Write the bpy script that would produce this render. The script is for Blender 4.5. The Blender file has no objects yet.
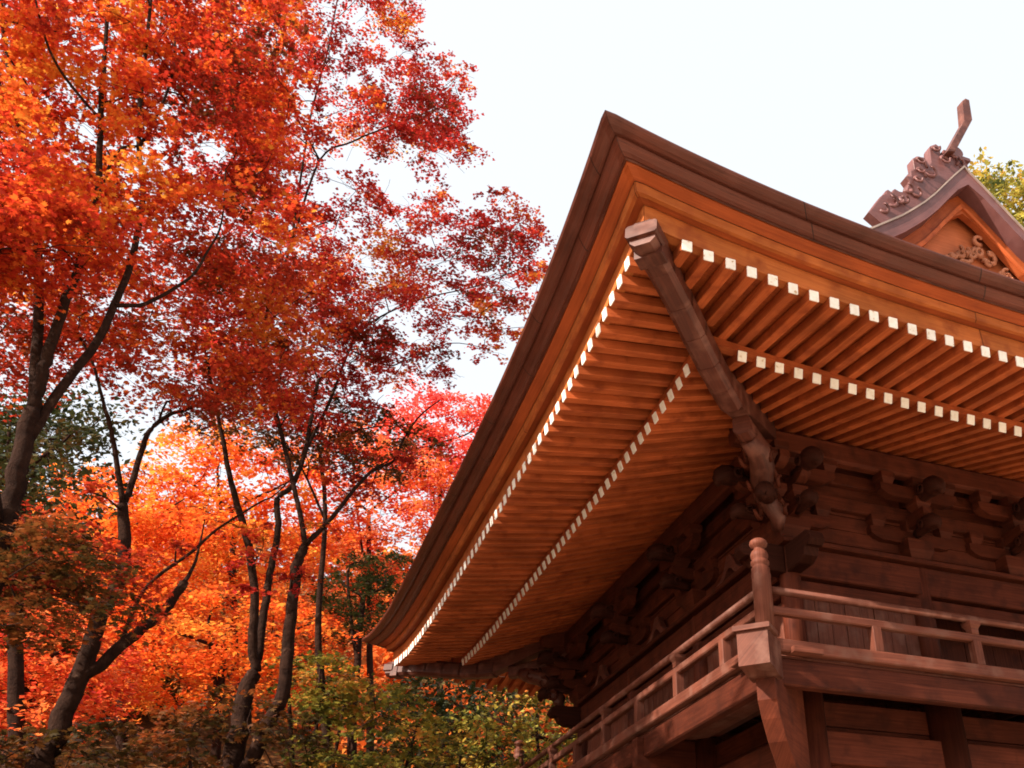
import bpy, math, random
import numpy as np
from mathutils import Vector, Matrix

# ------------------------------------------------------------------ scene, camera, sky, sun, exposure
scene = bpy.context.scene
COL = scene.collection
R = math.radians
random.seed(11)
RNG = np.random.default_rng(23)

Z0 = 7.7                      # height of the eave reference above the courtyard
cam_d = bpy.data.cameras.new('camera')
cam = bpy.data.objects.new('camera', cam_d)
COL.objects.link(cam)
cam_d.sensor_width = 36.0
cam_d.lens = 945.2 / 1024 * 36
cam_d.shift_x = -(643.4 - 512) / 1024
cam_d.shift_y = (418.1 - 384) / 1024
cam_d.clip_start = 0.1
cam_d.clip_end = 3000
cam.matrix_world = (Matrix.Translation((-4.466, -7.443, -6.076 + Z0)) @ Matrix.Rotation(R(-22.766), 4, 'Z')
                    @ Matrix.Rotation(R(122.289), 4, 'X') @ Matrix.Rotation(R(-1.041), 4, 'Z'))
scene.camera = cam

SUN_EL = R(32)
SUN_YAW = R(105)               # counter-clockwise from +Y (behind and left of the gate)
sun_dir = Vector((-math.sin(SUN_YAW) * math.cos(SUN_EL), math.cos(SUN_YAW) * math.cos(SUN_EL), math.sin(SUN_EL)))
world = bpy.data.worlds.new('World')
scene.world = world
world.use_nodes = True
wn = world.node_tree
bg = wn.nodes['Background']
sky = wn.nodes.new('ShaderNodeTexSky')
sky.sky_type = 'NISHITA'
sky.sun_disc = False
sky.sun_elevation = SUN_EL
sky.sun_rotation = math.atan2(sun_dir.x, sun_dir.y)
sky.air_density = 0.8
sky.dust_density = 8.0
sky.ozone_density = 1.0
# a thin, even veil of bright haze whitens the sky
veil = wn.nodes.new('ShaderNodeMix'); veil.data_type = 'RGBA'
veil.inputs[0].default_value = 0.72
wn.links.new(sky.outputs[0], veil.inputs[6])
veil.inputs[7].default_value = (3.34, 3.44, 3.47, 1)
wn.links.new(veil.outputs[2], bg.inputs[0])
bg.inputs[1].default_value = 0.15
sd = bpy.data.lights.new('sun', 'SUN')
sd.energy = 5.0
sd.angle = R(0.55)
sd.color = (1.0, 0.90, 0.76)
sun = bpy.data.objects.new('sun', sd)
COL.objects.link(sun)
sun.rotation_euler = sun_dir.to_track_quat('Z', 'Y').to_euler()
sun.location = (0, 0, 40)
scene.view_settings.view_transform = 'Standard'
scene.view_settings.look = 'None'
scene.view_settings.exposure = 1.3
scene.view_settings.gamma = 1.0
scene.render.engine = 'CYCLES'
scene.cycles.max_bounces = 8
scene.cycles.filter_width = 1.8
scene.cycles.diffuse_bounces = 5
scene.cycles.transmission_bounces = 4

# ------------------------------------------------------------------ materials
def node_mat(name):
    m = bpy.data.materials.new(name)
    m.use_nodes = True
    nt = m.node_tree
    return m, nt, nt.nodes['Principled BSDF']

def ramp(nt, stops):
    r = nt.nodes.new('ShaderNodeValToRGB')
    e = r.color_ramp.elements
    while len(e) < len(stops):
        e.new(0.5)
    for el, (p, c) in zip(e, stops):
        el.position = p
        el.color = (*c, 1)
    return r

def wood(name, dark, light, rough=0.6, stain=None, spec=0.3, bump=0.25, joint=0, grain=42):
    """planed timber: grain runs along the u axis (metres) of each piece"""
    m, nt, p = node_mat(name)
    uv = nt.nodes.new('ShaderNodeUVMap'); uv.uv_map = 'UVMap'
    mp = nt.nodes.new('ShaderNodeMapping'); mp.inputs['Scale'].default_value = (1.6, grain, 1)
    nt.links.new(uv.outputs[0], mp.inputs[0])
    n1 = nt.nodes.new('ShaderNodeTexNoise'); n1.inputs['Scale'].default_value = 1.0
    n1.inputs['Detail'].default_value = 6; n1.inputs['Roughness'].default_value = 0.62
    n1.inputs['Distortion'].default_value = 0.6
    nt.links.new(mp.outputs[0], n1.inputs['Vector'])
    rp = ramp(nt, [(0.3, dark), (0.72, light)])
    nt.links.new(n1.outputs['Fac'], rp.inputs[0])
    tc = nt.nodes.new('ShaderNodeTexCoord')
    oi = nt.nodes.new('ShaderNodeObjectInfo')
    vo = nt.nodes.new('ShaderNodeVectorMath'); vo.operation = 'MULTIPLY_ADD'      # every piece has its own stains
    vo.inputs[0].default_value = (37, 53, 71); vo.inputs[2].default_value = (0, 0, 0)
    nt.links.new(oi.outputs['Random'], vo.inputs[1]); nt.links.new(tc.outputs['Object'], vo.inputs[2])
    n2 = nt.nodes.new('ShaderNodeTexNoise'); n2.inputs['Scale'].default_value = 2.3
    n2.inputs['Detail'].default_value = 5
    nt.links.new(vo.outputs[0], n2.inputs['Vector'])
    ma = nt.nodes.new('ShaderNodeMath'); ma.operation = 'MULTIPLY_ADD'
    ma.inputs[1].default_value = 0.34; ma.inputs[2].default_value = -0.17
    nt.links.new(oi.outputs['Random'], ma.inputs[0])
    mr = nt.nodes.new('ShaderNodeMapRange')
    mr.inputs['From Min'].default_value = 0.3; mr.inputs['From Max'].default_value = 0.7
    mr.inputs['To Min'].default_value = 0.72; mr.inputs['To Max'].default_value = 1.15
    nt.links.new(n2.outputs['Fac'], mr.inputs['Value'])
    ad = nt.nodes.new('ShaderNodeMath'); ad.operation = 'ADD'
    nt.links.new(mr.outputs[0], ad.inputs[0]); nt.links.new(ma.outputs[0], ad.inputs[1])
    hs = nt.nodes.new('ShaderNodeHueSaturation')
    nt.links.new(rp.outputs[0], hs.inputs['Color']); nt.links.new(ad.outputs[0], hs.inputs['Value'])
    col = hs.outputs[0]
    if stain:
        n3 = nt.nodes.new('ShaderNodeTexNoise'); n3.inputs['Scale'].default_value = 5.5
        n3.inputs['Detail'].default_value = 8
        nt.links.new(vo.outputs[0], n3.inputs['Vector'])
        r3 = ramp(nt, [(0.5, (0, 0, 0)), (0.72, (1, 1, 1))])
        nt.links.new(n3.outputs['Fac'], r3.inputs[0])
        mx = nt.nodes.new('ShaderNodeMix'); mx.data_type = 'RGBA'
        nt.links.new(r3.outputs[0], mx.inputs[0]); nt.links.new(col, mx.inputs[6])
        mx.inputs[7].default_value = (*stain, 1)
        col = mx.outputs[2]
    if joint:                    # butt joints where one board ends and the next begins
        sx = nt.nodes.new('ShaderNodeSeparateXYZ'); nt.links.new(uv.outputs[0], sx.inputs[0])
        md = nt.nodes.new('ShaderNodeMath'); md.operation = 'PINGPONG'; md.inputs[1].default_value = joint
        nt.links.new(sx.outputs[0], md.inputs[0])
        lt = nt.nodes.new('ShaderNodeMath'); lt.operation = 'LESS_THAN'; lt.inputs[1].default_value = 0.006
        nt.links.new(md.outputs[0], lt.inputs[0])
        fl = nt.nodes.new('ShaderNodeMath'); fl.operation = 'FLOOR'; dv = nt.nodes.new('ShaderNodeMath'); dv.operation = 'DIVIDE'; dv.inputs[1].default_value = joint * 2
        ad2 = nt.nodes.new('ShaderNodeMath'); ad2.operation = 'DIVIDE'; ad2.inputs[1].default_value = joint * 2
        nt.links.new(sx.outputs[0], dv.inputs[0]); nt.links.new(dv.outputs[0], fl.inputs[0])
        wn_ = nt.nodes.new('ShaderNodeTexWhiteNoise'); wn_.noise_dimensions = '1D'; nt.links.new(fl.outputs[0], wn_.inputs['W'])
        mr2 = nt.nodes.new('ShaderNodeMapRange'); mr2.inputs['To Min'].default_value = .88; mr2.inputs['To Max'].default_value = 1.08
        nt.links.new(wn_.outputs['Value'], mr2.inputs['Value'])
        h2 = nt.nodes.new('ShaderNodeHueSaturation'); nt.links.new(col, h2.inputs['Color']); nt.links.new(mr2.outputs[0], h2.inputs['Value'])
        mj = nt.nodes.new('ShaderNodeMix'); mj.data_type = 'RGBA'
        nt.links.new(lt.outputs[0], mj.inputs[0]); nt.links.new(h2.outputs[0], mj.inputs[6]); mj.inputs[7].default_value = (dark[0] * .3, dark[1] * .3, dark[2] * .3, 1)
        col = mj.outputs[2]
    nt.links.new(col, p.inputs['Base Color'])
    p.inputs['Roughness'].default_value = rough
    p.inputs['Specular IOR Level'].default_value = spec
    b = nt.nodes.new('ShaderNodeBump'); b.inputs['Strength'].default_value = bump; b.inputs['Distance'].default_value = 0.004
    nt.links.new(n1.outputs['Fac'], b.inputs['Height']); nt.links.new(b.outputs[0], p.inputs['Normal'])
    return m

M = {}
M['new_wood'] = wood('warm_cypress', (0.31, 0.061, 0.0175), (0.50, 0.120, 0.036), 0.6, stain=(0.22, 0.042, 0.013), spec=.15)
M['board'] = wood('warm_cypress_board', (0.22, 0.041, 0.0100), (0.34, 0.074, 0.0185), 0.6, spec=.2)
M['eave'] = wood('eave_board', (0.25, 0.053, 0.0155), (0.43, 0.112, 0.033), 0.6, stain=(0.15, 0.030, 0.010), spec=.15, joint=1.35)
M['gable_board'] = wood('gable_board', (0.34, 0.085, 0.030), (0.48, 0.14, 0.055), 0.6, spec=.2)
M['kaya'] = wood('pale_cypress', (0.34, 0.086, 0.022), (0.49, 0.150, 0.040), 0.55, stain=(0.24, 0.055, 0.016), spec=.2, joint=1.7)
M['carving'] = wood('carved_panel', (0.36, 0.12, 0.06), (0.50, 0.20, 0.11), 0.6)
M['sun_verge'] = wood('painted_sun_verge', (0.26, 0.19, 0.165), (0.40, 0.31, 0.27), 0.5)  # pale verge tone: sunlight on the gable's top edge put into the colour
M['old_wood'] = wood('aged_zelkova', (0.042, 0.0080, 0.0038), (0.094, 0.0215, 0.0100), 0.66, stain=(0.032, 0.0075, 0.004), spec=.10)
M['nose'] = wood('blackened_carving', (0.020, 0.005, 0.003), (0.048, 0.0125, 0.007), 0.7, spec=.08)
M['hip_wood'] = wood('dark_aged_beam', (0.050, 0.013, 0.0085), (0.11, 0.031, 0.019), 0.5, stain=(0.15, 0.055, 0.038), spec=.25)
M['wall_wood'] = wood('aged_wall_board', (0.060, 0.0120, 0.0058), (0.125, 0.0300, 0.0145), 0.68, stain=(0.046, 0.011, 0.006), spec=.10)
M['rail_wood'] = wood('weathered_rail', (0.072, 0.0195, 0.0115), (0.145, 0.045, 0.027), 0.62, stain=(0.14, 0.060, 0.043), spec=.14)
M['bark'] = wood('roof_edge_bark', (0.070, 0.0170, 0.0105), (0.175, 0.049, 0.031), 0.45, stain=(0.11, 0.034, 0.024), spec=0.25, bump=0.9, joint=.9, grain=130)
M['barge'] = wood('gable_edge_bark', (0.10, 0.036, 0.034), (0.17, 0.068, 0.064), 0.45, stain=(0.14, 0.06, 0.058))

m, nt, p = node_mat('white_lime_paint')
tc = nt.nodes.new('ShaderNodeTexCoord'); oi = nt.nodes.new('ShaderNodeObjectInfo')
vo = nt.nodes.new('ShaderNodeVectorMath'); vo.operation = 'MULTIPLY_ADD'; vo.inputs[0].default_value = (37, 53, 71)
nt.links.new(oi.outputs['Random'], vo.inputs[1]); nt.links.new(tc.outputs['Object'], vo.inputs[2])
n = nt.nodes.new('ShaderNodeTexNoise'); n.inputs['Scale'].default_value = 22; n.inputs['Detail'].default_value = 6
nt.links.new(vo.outputs[0], n.inputs[0])
rp = ramp(nt, [(0.30, (0.50, 0.34, 0.22)), (0.36, (0.80, 0.76, 0.70)), (0.6, (0.88, 0.86, 0.83))])
hs = nt.nodes.new('ShaderNodeHueSaturation')
mr = nt.nodes.new('ShaderNodeMapRange'); mr.inputs['To Min'].default_value = .86; mr.inputs['To Max'].default_value = 1.0
nt.links.new(oi.outputs['Random'], mr.inputs['Value']); nt.links.new(mr.outputs[0], hs.inputs['Value'])
nt.links.new(n.outputs['Fac'], rp.inputs[0]); nt.links.new(rp.outputs[0], hs.inputs['Color']); nt.links.new(hs.outputs[0], p.inputs['Base Color'])
p.inputs['Roughness'].default_value = 0.7
M['white'] = m

def speckle(name, stops, scale, rough=0.9, bump=0.6, dist=0.02):
    m, nt, p = node_mat(name)
    tc = nt.nodes.new('ShaderNodeTexCoord')
    n = nt.nodes.new('ShaderNodeTexNoise'); n.inputs['Scale'].default_value = scale; n.inputs['Detail'].default_value = 8
    n.inputs['Roughness'].default_value = 0.7
    nt.links.new(tc.outputs['Object'], n.inputs[0])
    rp = ramp(nt, stops)
    nt.links.new(n.outputs['Fac'], rp.inputs[0]); nt.links.new(rp.outputs[0], p.inputs['Base Color'])
    b = nt.nodes.new('ShaderNodeBump'); b.inputs['Strength'].default_value = bump; b.inputs['Distance'].default_value = dist
    nt.links.new(n.outputs['Fac'], b.inputs['Height']); nt.links.new(b.outputs[0], p.inputs['Normal'])
    p.inputs['Roughness'].default_value = rough
    p.inputs['Specular IOR Level'].default_value = 0.06
    return m
M['gravel'] = speckle('pale_gravel', [(0.3, (0.36, 0.28, 0.20)), (0.65, (0.54, 0.44, 0.33))], 14)
M['litter'] = speckle('leaf_litter', [(0.3, (0.03, 0.018, 0.01)), (0.5, (0.10, 0.045, 0.018)), (0.62, (0.22, 0.08, 0.02)), (0.75, (0.06, 0.05, 0.018))], 5, dist=0.08)
M['stone'] = speckle('granite', [(0.3, (0.25, 0.24, 0.22)), (0.7, (0.40, 0.38, 0.35))], 40)
M['tree_bark'] = speckle('maple_bark', [(0.3, (0.010, 0.0042, 0.003)), (0.60, (0.032, 0.0145, 0.0095)), (0.74, (0.11, 0.065, 0.045))], 9, bump=1.0, dist=0.05)
M['far_bark'] = speckle('plain_bark', [(0.3, (0.012, 0.005, 0.0038)), (0.7, (0.042, 0.019, 0.0125))], 9, bump=1.0, dist=0.05)  # plain dark bark of the remaining trees and shrubs
M['roof_top'] = wood('weathered_bark_roof', (0.16, 0.10, 0.08), (0.28, 0.18, 0.15), 0.7)

def leaf_mat(name, stops, transl=0.5, scale=1.1):
    m, nt, p = node_mat(name)
    geo = nt.nodes.new('ShaderNodeNewGeometry')
    tc = nt.nodes.new('ShaderNodeTexCoord')
    n = nt.nodes.new('ShaderNodeTexNoise'); n.inputs['Scale'].default_value = scale; n.inputs['Detail'].default_value = 3
    nt.links.new(tc.outputs['Object'], n.inputs[0])
    mr = nt.nodes.new('ShaderNodeMapRange')
    mr.inputs['From Min'].default_value = 0.33; mr.inputs['From Max'].default_value = 0.67
    nt.links.new(n.outputs['Fac'], mr.inputs['Value'])
    mx = nt.nodes.new('ShaderNodeMath'); mx.operation = 'MULTIPLY_ADD'; mx.inputs[1].default_value = 0.36
    m2 = nt.nodes.new('ShaderNodeMath'); m2.operation = 'MULTIPLY'; m2.inputs[1].default_value = 0.64
    nt.links.new(mr.outputs[0], m2.inputs[0])
    nt.links.new(geo.outputs['Random Per Island'], mx.inputs[0]); nt.links.new(m2.outputs[0], mx.inputs[2])
    k = len(stops)
    rp = ramp(nt, [(0.12 + 0.76 * i / (k - 1), c) for i, c in enumerate(stops)])
    nt.links.new(mx.outputs[0], rp.inputs[0])
    nt.links.new(rp.outputs[0], p.inputs['Base Color'])
    p.inputs['Roughness'].default_value = 0.5
    p.inputs['Specular IOR Level'].default_value = 0.25
    tr = nt.nodes.new('ShaderNodeBsdfTranslucent')
    nt.links.new(rp.outputs[0], tr.inputs[0])
    ms = nt.nodes.new('ShaderNodeMixShader'); ms.inputs[0].default_value = transl
    nt.links.new(p.outputs[0], ms.inputs[1]); nt.links.new(tr.outputs[0], ms.inputs[2])
    nt.links.new(ms.outputs[0], nt.nodes['Material Output'].inputs[0])
    return m

L_A = leaf_mat('red_orange_leaf', [(0.10, 0.030, 0.010), (0.30, 0.020, 0.012), (0.58, 0.045, 0.018), (0.68, 0.13, 0.02), (0.74, 0.31, 0.04)], 0.5, .75)
L_B = leaf_mat('deep_red_leaf', [(0.12, 0.05, 0.012), (0.26, 0.022, 0.012), (0.50, 0.045, 0.018), (0.62, 0.18, 0.025)], 0.45, .8)
L_C = leaf_mat('crimson_leaf', [(0.13, 0.035, 0.012), (0.30, 0.016, 0.014), (0.52, 0.034, 0.028), (0.60, 0.085, 0.022), (0.74, 0.34, 0.04)], 0.5, .75)
L_G = leaf_mat('orange_leaf', [(0.50, 0.04, 0.014), (0.76, 0.115, 0.02), (0.82, 0.21, 0.03), (0.82, 0.40, 0.06)], 0.55)
L_P = leaf_mat('pinkish_red_leaf', [(0.55, 0.035, 0.03), (0.76, 0.08, 0.06), (0.82, 0.17, 0.08)], 0.55)
L_R = leaf_mat('scarlet_leaf', [(0.42, 0.025, 0.018), (0.72, 0.08, 0.03), (0.80, 0.20, 0.04), (0.76, 0.26, 0.12)], 0.55)
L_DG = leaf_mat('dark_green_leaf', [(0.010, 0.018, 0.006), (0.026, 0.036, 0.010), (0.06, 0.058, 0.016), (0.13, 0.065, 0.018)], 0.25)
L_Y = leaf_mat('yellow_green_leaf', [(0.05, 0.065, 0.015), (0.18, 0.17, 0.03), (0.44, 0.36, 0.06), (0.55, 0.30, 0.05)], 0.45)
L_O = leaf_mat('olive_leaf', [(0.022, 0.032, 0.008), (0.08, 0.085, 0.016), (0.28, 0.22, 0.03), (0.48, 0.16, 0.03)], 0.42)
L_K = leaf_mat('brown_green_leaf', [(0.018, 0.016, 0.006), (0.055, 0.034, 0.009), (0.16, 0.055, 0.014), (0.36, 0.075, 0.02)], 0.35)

# ------------------------------------------------------------------ mesh helpers
class MB:
    def __init__(s):
        s.v = []; s.f = []; s.uv = []; s.sm = []
    def face(s, idx, uv, smooth=False):
        s.f.append(tuple(idx)); s.uv.extend(uv); s.sm.append(smooth)
    def build(s, name, mat, parent=None, origin=None):
        me = bpy.data.meshes.new(name)
        o3 = Vector(origin) if origin is not None else Vector((0, 0, 0))
        me.from_pydata([tuple(Vector(a) - o3) for a in s.v], [], s.f)
        ul = me.uv_layers.new(name='UVMap')
        ul.data.foreach_set('uv', np.array(s.uv, dtype=np.float32).ravel())
        me.polygons.foreach_set('use_smooth', s.sm)
        me.materials.append(mat)
        me.update()
        o = bpy.data.objects.new(name, me)
        COL.objects.link(o)
        if parent is not None:
            o.parent = parent
            pl = Vector((0, 0, 0)); q = parent
            while q is not None:
                pl += q.location; q = q.parent
            o.location = o3 - pl
        else:
            o.location = o3
        return o
    # chamfered timber between two points; up gives the height direction
    def beam(s, a, b, w, h, up=(0, 0, 1), ch=0.008):
        a = Vector(a); b = Vector(b); d = (b - a); L = d.length; d.normalize()
        side = d.cross(Vector(up)).normalized(); u = side.cross(d).normalized()
        hw, hh = w / 2, h / 2; c = min(ch, hw * .4, hh * .4)
        prof = [(-hw + c, -hh), (hw - c, -hh), (hw, -hh + c), (hw, hh - c), (hw - c, hh), (-hw + c, hh), (-hw, hh - c), (-hw, -hh + c)]
        return s.loft_line(prof, a, b, side, u, L)
    def loft_line(s, prof, a, b, side, u, L, smooth=False):
        n0 = len(s.v); k = len(prof); ou = random.uniform(0, 30); ov = random.uniform(0, 30)
        for P in (a, b):
            for (x, y) in prof:
                s.v.append(tuple(P + side * x + u * y))
        per = [0]
        for i in range(k):
            x1, y1 = prof[i]; x2, y2 = prof[(i + 1) % k]
            per.append(per[-1] + math.hypot(x2 - x1, y2 - y1))
        for i in range(k):
            j = (i + 1) % k
            s.face((n0 + i, n0 + j, n0 + k + j, n0 + k + i),
                   [(ou, ov + per[i]), (ou, ov + per[i + 1]), (ou + L, ov + per[i + 1]), (ou + L, ov + per[i])], smooth)
        s.face(tuple(n0 + i for i in reversed(range(k))), [(ou + prof[i][0], ov + prof[i][1]) for i in reversed(range(k))])
        s.face(tuple(n0 + k + i for i in range(k)), [(ou + prof[i][0], ov + prof[i][1]) for i in range(k)])
        return s
    def box(s, c, size, ch=0.008):
        c = Vector(c); sx, sy, sz = size
        if sx >= sy and sx >= sz:
            return s.beam(c - Vector((sx / 2, 0, 0)), c + Vector((sx / 2, 0, 0)), sy, sz, (0, 0, 1), ch)
        if sy >= sz:
            return s.beam(c - Vector((0, sy / 2, 0)), c + Vector((0, sy / 2, 0)), sx, sz, (0, 0, 1), ch)
        return s.beam(c - Vector((0, 0, sz / 2)), c + Vector((0, 0, sz / 2)), sx, sy, (0, 1, 0), ch)
    def tube(s, pts, rad, k=8, caps=True):
        n0 = len(s.v); pts = [Vector(p) for p in pts]; n = len(pts)
        ou = random.uniform(0, 30); acc = 0
        ref = Vector((0.31, 0.2, 0.93))
        for i, P in enumerate(pts):
            d = (pts[min(i + 1, n - 1)] - pts[max(i - 1, 0)]).normalized()
            x = d.cross(ref)
            if x.length < 1e-3: x = d.cross(Vector((1, 0, 0)))
            x.normalize(); y = d.cross(x)
            r = rad[i] if hasattr(rad, '__len__') else rad
            for j in range(k):
                a = 2 * math.pi * j / k
                s.v.append(tuple(P + (x * math.cos(a) + y * math.sin(a)) * r))
        for i in range(n - 1):
            L = (pts[i + 1] - pts[i]).length
            for j in range(k):
                j2 = (j + 1) % k
                s.face((n0 + i * k + j, n0 + i * k + j2, n0 + (i + 1) * k + j2, n0 + (i + 1) * k + j),
                       [(ou + acc, j * .05), (ou + acc, j * .05 + .05), (ou + acc + L, j * .05 + .05), (ou + acc + L, j * .05)], True)
            acc += L
        if caps:
            s.face([n0 + j for j in reversed(range(k))], [(0, 0)] * k)
            s.face([n0 + (n - 1) * k + j for j in range(k)], [(0, 0)] * k)
        return s
    def lathe(s, c, prof, k=20):
        n0 = len(s.v); c = Vector(c); n = len(prof); ov = random.uniform(0, 9)
        for (r, z) in prof:
            for j in range(k):
                a = 2 * math.pi * j / k
                s.v.append((c.x + r * math.cos(a), c.y + r * math.sin(a), c.z + z))
        for i in range(n - 1):
            for j in range(k):
                j2 = (j + 1) % k
                z1, z2 = prof[i][1], prof[i + 1][1]
                s.face((n0 + i * k + j, n0 + i * k + j2, n0 + (i + 1) * k + j2, n0 + (i + 1) * k + j),
                       [(z1, ov + j * .03), (z1, ov + j * .03 + .03), (z2, ov + j * .03 + .03), (z2, ov + j * .03)], abs(z2 - z1) > 1e-4)
        s.face([n0 + j for j in reversed(range(k))], [(0, 0)] * k)
        s.face([n0 + (n - 1) * k + j for j in range(k)], [(0, 0)] * k)
        return s
    # side profile (x forward, z up) extruded sideways; bulge thickens the middle like a carving
    def prism(s, poly, o, fx, fz, th, bev=0.0):
        o = Vector(o); fx = Vector(fx).normalized(); fz = Vector(fz); fy = fz.cross(fx).normalized()
        n0 = len(s.v); k = len(poly)
        cx = sum(p[0] for p in poly) / k; cz = sum(p[1] for p in poly) / k
        layers = [(-th / 2, 1 - bev), (-th / 2 + bev * th, 1), (th / 2 - bev * th, 1), (th / 2, 1 - bev)] if bev else [(-th / 2, 1), (th / 2, 1)]
        ou = random.uniform(0, 20)
        for (t, sc) in layers:
            for (x, z) in poly:
                s.v.append(tuple(o + fx * (cx + (x - cx) * sc) + fz * (cz + (z - cz) * sc) + fy * t))
        for l in range(len(layers) - 1):
            for i in range(k):
                j = (i + 1) % k
                a = poly[i]; b = poly[j]
                s.face((n0 + l * k + i, n0 + l * k + j, n0 + (l + 1) * k + j, n0 + (l + 1) * k + i),
                       [(ou + a[0], a[1]), (ou + b[0], b[1]), (ou + b[0], b[1] + th), (ou + a[0], a[1] + th)])
        m_ = (len(layers) - 1) * k
        s.face([n0 + i for i in reversed(range(k))], [(ou + poly[i][0], poly[i][1]) for i in reversed(range(k))])
        s.face([n0 + m_ + i for i in range(k)], [(ou + poly[i][0], poly[i][1]) for i in range(k)])
        return s

def tag(o, label=None, cat=None, group=None, kind=None):
    if label: o['label'] = label
    if cat: o['category'] = cat
    if group: o['group'] = group
    if kind: o['kind'] = kind
    return o

def empty(name, loc):
    o = bpy.data.objects.new(name, None)
    o.empty_display_size = 0.5
    COL.objects.link(o)
    o.location = loc
    return o

# ------------------------------------------------------------------ ground and hill
def hill_h(x, y):
    d = max(min(-2.6 - x, y + 4.0), y - 11.5)
    if d <= 0: return -0.05
    h = 0.62 * d - 0.5 * (1 - math.exp(-d * 1.2))
    return max(-0.05, min(h, 26 + 0.02 * d)) + 0.12 * math.sin(x * 1.3 + y * .7) * min(1, d / 3)

g = MB()
S = 900
g.v = [(-S, -S, 0), (S, -S, 0), (S, S, 0), (-S, S, 0)]
g.face((0, 1, 2, 3), [(0, 0), (1, 0), (1, 1), (0, 1)])
tag(g.build('ground', M['gravel']), kind='structure')
g = MB()
xs = np.concatenate([np.linspace(-70, -14, 15), np.linspace(-13, 4, 35), np.linspace(5, 60, 14)])
ys = np.concatenate([np.linspace(-6, 24, 50), np.linspace(26, 90, 20)])
for y in ys:
    for x in xs:
        g.v.append((x, y, hill_h(x, y)))
nx = len(xs)
for j in range(len(ys) - 1):
    for i in range(nx - 1):
        a = j * nx + i
        if max(g.v[a][2], g.v[a + 1][2], g.v[a + nx][2], g.v[a + nx + 1][2]) <= -0.04: continue
        g.face((a, a + 1, a + nx + 1, a + nx), [(0, 0)] * 4, True)
tag(g.build('hillside', M['litter']), kind='structure')

# ------------------------------------------------------------------ the temple gate
LY, LX = 7.456, 8.456         # distance between the eave references along the side and the front
A1, A2, SP = 1.872, 0.872, 0.2
O1, Z1, U1 = 2.2, -1.029, 0.33
O2, Z2, U2 = 1.234, -1.044, 0.244
EB, PW = 0.058, 3.544
gate = empty('temple_gate', (LX / 2, LY / 2, 0))
tag(gate, 'old wooden temple gate with deep two-tiered rafters under a curved bark roof', 'temple gate')

def wfun(t, L):
    return (abs(t - L / 2) / (L / 2 + O1)) ** PW

def eave_pt(side, t, O, z, u, w=None):
    L = LX if side in 'FB' else LY
    if w is None: w = wfun(t, L)
    o = O + EB * w; h = Z0 + z + u * w
    if side == 'F': return Vector((t, -o, h))
    if side == 'B': return Vector((t, LY + o, h))
    if side == 'L': return Vector((-o, t, h))
    return Vector((LX + o, t, h))

def ring(mb, prof, nseg=48, closed=True, smooth=False):
    """sweep a profile of (overhang, z, upturn) round the four eaves with mitred corners"""
    cols = []
    for side in 'FRBL':
        L = LX if side in 'FB' else LY
        for i in range(nseg):
            f = i / nseg
            f = 0.5 - 0.5 * math.cos(math.pi * f) if nseg > 4 else f
            col_ = []
            for (O, z, u) in prof:
                t0, t1 = -O, L + O
                t = t0 + (t1 - t0) * f
                if side in 'BL': t = t1 - (t1 - t0) * f
                w = wfun(t, L)
                if i == 0:
                    w = 0.5 * (wfun(-O, LX) + wfun(-O, LY))
                    o = O + EB * w; h = Z0 + z + u * w
                    c = {'F': (-o, -o), 'R': (LX + o, -o), 'B': (LX + o, LY + o), 'L': (-o, LY + o)}[side]
                    col_.append(Vector((c[0], c[1], h)))
                else:
                    col_.append(eave_pt(side, t, O, z, u))
            cols.append(col_)
    n0 = len(mb.v); k = len(prof); n = len(cols)
    for c in cols:
        mb.v.extend(tuple(p) for p in c)
    per = [0]
    for i in range(k):
        a, b = prof[i], prof[(i + 1) % k]
        per.append(per[-1] + math.hypot(b[0] - a[0], b[1] - a[1]))
    acc = 0
    for c in range(n):
        d = (c + 1) % n
        Ls = (cols[d][0] - cols[c][0]).length
        for i in range(k if closed else k - 1):
            j = (i + 1) % k
            mb.face((n0 + c * k + i, n0 + c * k + j, n0 + d * k + j, n0 + d * k + i),
                    [(acc, per[i]), (acc, per[i + 1]), (acc + Ls, per[i + 1]), (acc + Ls, per[i])], smooth)
        acc += Ls
    return mb

U3 = 0.35
# layered edge of the bark roof
mb = MB(); ring(mb, [(2.712, -0.570, U3), (2.714, -0.588, U3), (2.700, -0.606, U3), (2.66, -0.626, U3), (2.615, -0.632, U3), (2.588, -0.620, U3), (2.52, -0.575, U3), (2.30, -0.42, U3)])
mb.build('roof_edge', M['bark'], gate)
mb = MB(); ring(mb, [(2.572, -0.598, U3), (2.572, -0.622, U3), (2.555, -0.645, U3), (2.51, -0.668, U3), (2.475, -0.672, U3), (2.458, -0.660, U3), (2.30, -0.62, U3), (2.45, -0.56, U3)])
mb.build('roof_edge', M['bark'], gate)
mb = MB(); ring(mb, [(2.452, -0.640, U3), (2.451, -0.660, U3), (2.444, -0.667, U3), (2.436, -0.664, U3), (2.434, -0.640, U3)])
mb.build('roof_edge', M['hip_wood'], gate)
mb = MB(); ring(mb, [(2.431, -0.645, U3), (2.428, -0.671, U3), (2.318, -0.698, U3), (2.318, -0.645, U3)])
mb.build('eave_board', M['board'], gate)  # recessed strip takes the darker board tone as painted shade
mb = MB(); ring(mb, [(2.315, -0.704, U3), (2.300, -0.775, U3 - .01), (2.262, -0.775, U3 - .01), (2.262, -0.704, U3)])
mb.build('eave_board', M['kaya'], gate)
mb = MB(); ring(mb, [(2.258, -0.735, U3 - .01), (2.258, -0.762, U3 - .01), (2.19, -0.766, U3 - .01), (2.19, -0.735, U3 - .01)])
mb.build('eave_board', M['board'], gate)  # inner soffit strip, its shade likewise put into the darker wood colour
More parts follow.
